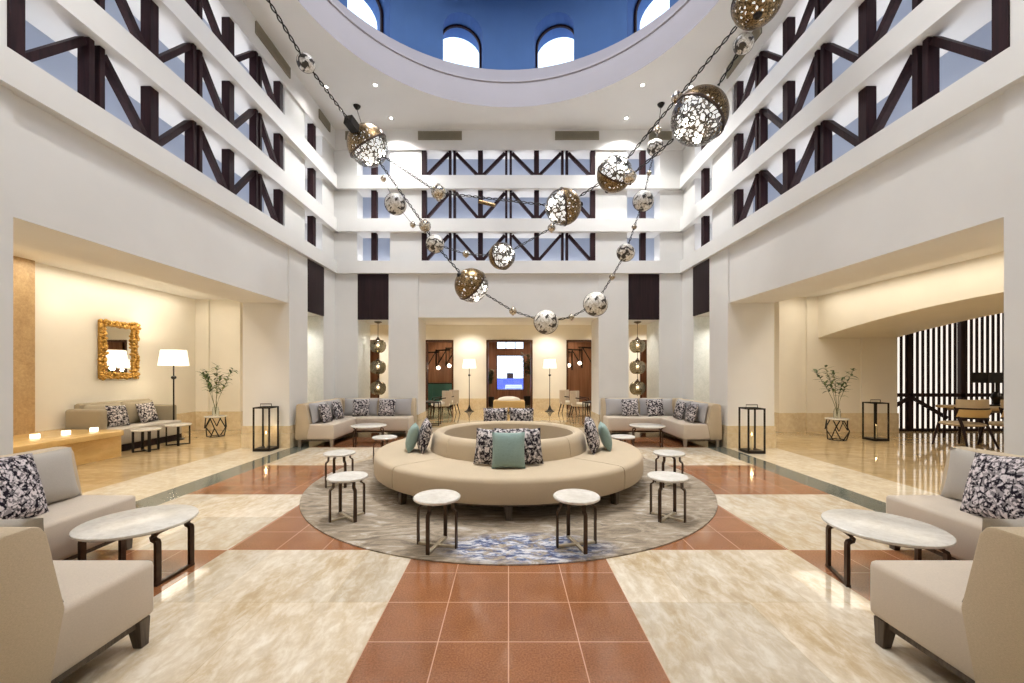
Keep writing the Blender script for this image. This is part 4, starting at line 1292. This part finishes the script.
# ------------------------------------------------------------------ far hall furniture
ot = thing('ottoman', 'tan upholstered ottoman with white top cushion in front of the centre doorway', 'ottoman', (.02, 15.9, 0))
p = nb(); box(p, -.60, .60, -.42, .42, .06, .46, 0, .04, 3); obj('body', p, 'gold_fab', ot, 45)
p = nb(); ball(p, .44, (0, 0, .47), 28, 12, (1.0, .85, .32)); obj('top_cushion', p, 'white_fab', ot, 60)
p = nb(); box(p, -.54, .54, -.36, .36, 0, .06); obj('plinth', p, 'leg_wood', ot)
def armchair(label, loc, rz):
    root = thing('armchair', label, 'chair', loc, rz, 'pale upholstered armchairs in the far hall')
    p = nb(); box(p, -.30, .30, -.32, .26, .36, .48, 0, .04, 3); obj('seat', p, 'white_fab', root, 45)
    p = nb()
    n = 12
    P = []
    for i in range(n + 1):
        a = R(-80 + 160 * i / n)
        P.append((.33 * math.sin(a), .02 + .30 * math.cos(a)))
    outer = [(x * 1.12, y * 1.12 + .0) for x, y in P]
    A = [[p.verts.new((x, y, z)) for x, y in ring_] for ring_, z in ((P, .45), (P, .88), (outer, .88), (outer, .40))]
    for k in range(4):
        a_, b_ = A[k], A[(k + 1) % 4]
        for i in range(n):
            p.faces.new((a_[i], a_[i + 1], b_[i + 1], b_[i]))
    p.faces.new([A[k][0] for k in range(4)]); p.faces.new([A[k][n] for k in range(4)][::-1])
    obj('backrest', p, 'linen_top', root, 50)
    for sx in (-1, 1):
        p = nb(); tube(p, [(sx * .28, -.28, .36), (sx * .32, -.33, 0)], [.024, .014], 8); obj('leg', p, 'panel_wood', root)
        p = nb(); tube(p, [(sx * .26, .24, .40), (sx * .30, .34, 0)], [.024, .014], 8); obj('leg', p, 'panel_wood', root)
        p = nb(); tube(p, [(sx * .32, -.30, .36), (sx * .34, -.26, .62), (sx * .36, .10, .66)], .018, 8); obj('armrest', p, 'panel_wood', root, 50)
    return root
ac0 = armchair('pale armchair in the hall doorway with teal cabinet, nearer the table', (-2.35, 14.35, 0), R(-72))
dup(ac0, (-2.2, 15.2, 0), R(-70), 'pale armchair in the hall doorway with teal cabinet, farther from the table')
dup(ac0, (2.5, 14.35, 0), R(72), 'pale armchair at the hall doorway of the slatted screen side, nearer the table')
dup(ac0, (2.25, 15.2, 0), R(70), 'pale armchair at the hall doorway of the slatted screen side, farther from the table')
def frame_table(label, loc, w=.40, h=.68, solid=False):
    root = thing('console_table', label, 'table', loc, 0, 'thin black framed side tables in the hall')
    b = w / 2
    p = nb(); box(p, -b, b, -b, b, h - .03, h); obj('table_top', p, 'black_metal', root)
    for sx in (-1, 1):
        for sy in (-1, 1):
            p = nb(); box(p, sx * (b - .012) - .012, sx * (b - .012) + .012, sy * (b - .012) - .012, sy * (b - .012) + .012, 0, h - .03); obj('leg', p, 'black_metal', root)
    p = nb()
    for s in (-1, 1):
        box(p, -b + .024, b - .024, s * (b - .012) - .008, s * (b - .012) + .008, .01, .03)
    obj('foot_rail', p, 'black_metal', root)
    return root
ft = frame_table('thin black framed table behind the corner sofa, gold mirror side of the hall', (-2.2, 12.0, 0))
dup(ft, (2.4, 12.0, 0), 0, 'thin black framed table behind the corner sofa, slatted screen side of the hall')
ft2 = frame_table('dark low table beside the armchairs, gold mirror side of the hall', (-2.85, 13.7, 0), .6, .58)
dup(ft2, (3.0, 13.7, 0), 0, 'dark low table beside the armchairs, slatted screen side of the hall')
tc_ = thing('cabinet', 'low teal cabinet behind the armchairs in the mirror side hall doorway', 'cabinet', (-3.1, 18.6, 0))
p = nb(); box(p, -.85, .85, -.2, .2, .06, 1.02, 0, .01); obj('body', p, 'teal_panel', tc_)
p = nb(); box(p, -.88, .88, -.22, .22, 1.02, 1.06); obj('cabinet_top', p, 'black_metal', tc_)
for k in range(3):
    p = nb(); box(p, -.82 + .55 * k, -.30 + .55 * k, -.215, -.20, .10, .98); obj('door', p, 'teal_panel', tc_)
p = nb(); box(p, -.80, .80, -.17, .17, 0, .06); obj('plinth', p, 'black_metal', tc_)
# bracket lamps on the russet wall
def bracket(label, loc):
    root = thing('bracket_lamp', label, 'lamp', loc, 0, 'bare bulb bracket lamps on the russet wall')
    p = nb(); box(p, -.03, .03, -.03, .0, -.10, .80); obj('wall_bar', p, 'black_metal', root)
    p = nb(); box(p, -.025, .025, -1.0, -.03, .72, .78); obj('arm', p, 'black_metal', root)
    p = nb(); tube(p, [(0, -.03, 0), (0, -.72, .73)], .025, 8); obj('strut', p, 'black_metal', root)
    p = nb(); tube(p, [(0, -.94, .73), (0, -.94, .12)], .012, 6); obj('cord', p, 'black_metal', root)
    p = nb(); ball(p, .085, (0, -.94, .02), 18, 12); obj('bulb', p, 'bulb', root, 60)
    return root
b0 = bracket('bare bulb on a black bracket in the mirror side doorway, first from the edge', (-3.35, 19.5, 1.72))
BR = [(-3.95, 0), (-3.45, 1), (-2.98, 2)]
b0.location.x = -3.95
nms = ['first', 'second', 'third']
b0.rotation_euler.z = R(50)
for x, i in BR[1:]:
    dup(b0, (x, 19.5, 1.72 + .1 * i), R(50), 'bare bulb on a black bracket in the mirror side doorway, %s from the edge' % nms[i])
for i, x in enumerate((4.0, 3.5, 3.03)):
    dup(b0, (x, 19.5, 1.74 + .1 * (2 - i)), R(-50), 'bare bulb on a black bracket in the screen side doorway, %s from the edge' % nms[i])
# plants and terrace pieces seen through the centre doorway
def potted(label, loc, seed, H, n, spread):
    root = branches(label, (loc[0], loc[1], .0), seed, H, spread, 'plant', n, stems=((-.6, .2), (.5, .3), (-.2, -.4), (.3, -.3), (.9, 0), (-.9, -.1), (0, .5)), pale=.1, ln=.22, lw=.08, z0=.42)
    root.name = 'potted_plant'
    p = nb(); lathe(p, [(0, 0), (.16, 0), (.22, .42), (.19, .42), (.17, .36), (0, .36)], 24); obj('pot', p, 'black_metal', root, 40)
    return root
potted('tall leafy potted plant inside the centre doorway, slatted screen side', (.92, 19.2), 31, 2.0, 40, .30)
potted('shorter leafy potted plant inside the centre doorway, gold mirror side', (-.86, 18.6), 32, 1.35, 30, .22)
db = thing('daybed', 'low white daybed on the terrace by the blue pool', 'daybed', (.45, 36, 0))
p = nb(); box(p, -.75, .75, -.4, .4, .12, .26, 0, .01); obj('frame', p, 'pool_coping', db)
p = nb(); box(p, -.73, .73, -.38, .38, .26, .42, 0, .05, 3); obj('mattress', p, 'white_fab', db, 45)
for sx in (-1, 1):
    for sy in (-1, 1):
        p = nb(); box(p, sx * .68 - .03, sx * .68 + .03, sy * .34 - .03, sy * .34 + .03, 0, .12); obj('leg', p, 'pool_coping', db)
hut = thing('pool_hut', 'small dark hut on the water seen through the terrace window', 'hut', (.4, 103, -.05))
p = nb(); box(p, -.8, .8, -.6, .6, 0, 1.1); obj('body', p, 'door_wood', hut)
p = nb(); prism(p, [(-1, 1.1), (1, 1.1), (.6, 1.35), (-.6, 1.35)], -.8, .8, 'xz'); obj('roof', p, 'panel_wood', hut)

# ------------------------------------------------------------------ slatted screen and dining corner
scr = thing('slatted_screen', 'tall dark slatted wooden screen glowing from behind beside the dining table', 'screen', (13.02, 10.78, 0))
p = nb()
x = -2.98
while x < 3.0:
    box(p, x - .031, x + .031, -.012, .012, .05, 3.45); x += .142
obj('slats', p, 'panel_wood', scr)
p = nb(); box(p, -3.0, 3.0, -.05, .05, 0, .06); obj('bottom_rail', p, 'panel_wood', scr)
p = nb(); box(p, -3.0, 3.0, -.05, .05, .90, .99); obj('middle_rail', p, 'panel_wood', scr)
p = nb(); box(p, -3.0, 3.0, -.05, .05, 3.42, 3.5); obj('top_rail', p, 'panel_wood', scr)
for px in (-2.5, -1.12, .3, 1.7):
    p = nb(); box(p, px - .05, px + .05, -.05, .05, .06, 3.42); obj('post', p, 'panel_wood', scr)
for x0, x1 in ((-2.5, -3.0), (-2.5, -1.55), (.3, -.65), (.3, 1.25)):
    p = nb(); blade(p, [((x0, -.055, .90), (0, 1, 0)), ((x1, -.055, .90 - abs(x1 - x0) * .58), (0, 1, 0))], .05, .085); obj('brace', p, 'panel_wood', scr)
p = nb(); box(p, -3.0, 3.1, .62, .68, 0, 3.5)
lb_ = obj('light_panel', p, 'backlit'); lb_.location = (13.02, 10.78, 0)
tag(lb_, 'glowing white light panel behind the dark slatted screen', 'light panel')
dt = thing('dining_table', 'long pale wood dining table in front of the slatted screen', 'table', (11.7, 9.35, 0))
p = nb(); box(p, -1.5, 2.2, -.45, .45, .71, .77, 0, .008); obj('table_top', p, 'light_oak', dt)
for sx in (-1.35, 2.05):
    for sy in (-.36, .36):
        p = nb(); tube(p, [(sx, sy, .73), (sx * 1.02, sy * 1.05, 0)], [.035, .02], 10); obj('leg', p, 'panel_wood', dt)
p = nb(); box(p, -1.35, 2.05, -.36, -.33, .65, .73); box(p, -1.35, 2.05, .33, .36, .65, .73); obj('apron', p, 'pale_leg', dt)
def dining_chair(label, loc, rz):
    root = thing('dining_chair', label, 'chair', loc, rz, 'wood framed dining chairs at the long table')
    p = nb(); ball(p, .30, (0, -.02, .43), 24, 10, (1, .95, .16)); obj('seat', p, 'linen', root, 60)
    n = 12
    def arc(r_, z, a=62):
        return [Vector((r_ * math.sin(R(-a + 2 * a * i / n)), -.05 + r_ * math.cos(R(-a + 2 * a * i / n)), z)) for i in range(n + 1)]
    def shell(r0, r1, z0, z1, lean=.05):
        q = nb()
        A = [[q.verts.new(v + Vector((0, lean * (z > (z0 + z1) / 2), 0))) for v in arc(r_, z)] for r_, z in ((r0, z0), (r0, z1), (r1, z1), (r1, z0))]
        for k in range(4):
            for i in range(n):
                q.faces.new((A[k][i], A[k][i + 1], A[(k + 1) % 4][i + 1], A[(k + 1) % 4][i]))
        q.faces.new([A[k][0] for k in range(4)]); q.faces.new([A[k][n] for k in range(4)][::-1])
        return q
    obj('back_panel', shell(.30, .325, .57, .72), 'gold_fab', root, 50)
    obj('back_cushion', shell(.27, .335, .74, .90, .0), 'linen', root, 50)
    p = nb(); tube(p, arc(.33, .73), .020, 8); tube(p, arc(.325, .56), .016, 8); obj('back_frame', p, 'panel_wood', root, 50)
    for sx in (-1, 1):
        p = nb(); tube(p, [(sx * .22, -.20, .43), (sx * .27, -.26, 0)], [.022, .013], 8); obj('leg', p, 'panel_wood', root)
        p = nb(); tube(p, [(sx * .27, .08, .76), (sx * .24, .16, .42), (sx * .29, .28, 0)], [.018, .024, .013], 8); obj('leg', p, 'panel_wood', root, 50)
    return root
dc = dining_chair('wood framed dining chair with gold tan back in front of the slatted screen', (9.45, 8.52, 0), R(186))
dc.scale = (1.2, 1.2, 1.1)
dup(dc, (10.32, 8.42, 0), R(178), 'wood framed dining chair partly cut off by the near pier edge')
tl = thing('table_lamp', 'black shaded table lamp on the dining table before the slatted screen', 'lamp', (11.25, 9.45, .77))
p = nb(); lathe(p, [(0, 0), (.14, 0), (.14, .02), (.05, .04), (.07, .12), (.10, .20), (.07, .28), (.02, .33), (.02, .56), (0, .56)], 24); obj('base', p, 'black_metal', tl, 40)
p = nb(); box(p, -.40, .40, -.18, .18, .53, .77, 0, .01); obj('lamp_shade', p, 'dark_fix', tl)

# ------------------------------------------------------------------ look
scn.view_settings.view_transform = 'Standard'
scn.view_settings.look = 'None'
scn.view_settings.exposure = 0.06
scn.view_settings.gamma = 1.0
scn.view_settings.use_curve_mapping = False
scn.cycles.use_denoising = True
scn.cycles.max_bounces = 10
scn.cycles.diffuse_bounces = 5
scn.cycles.transparent_max_bounces = 16
scn.cycles.caustics_reflective = False
scn.cycles.caustics_refractive = False
scn.cycles.sample_clamp_indirect = 6.0
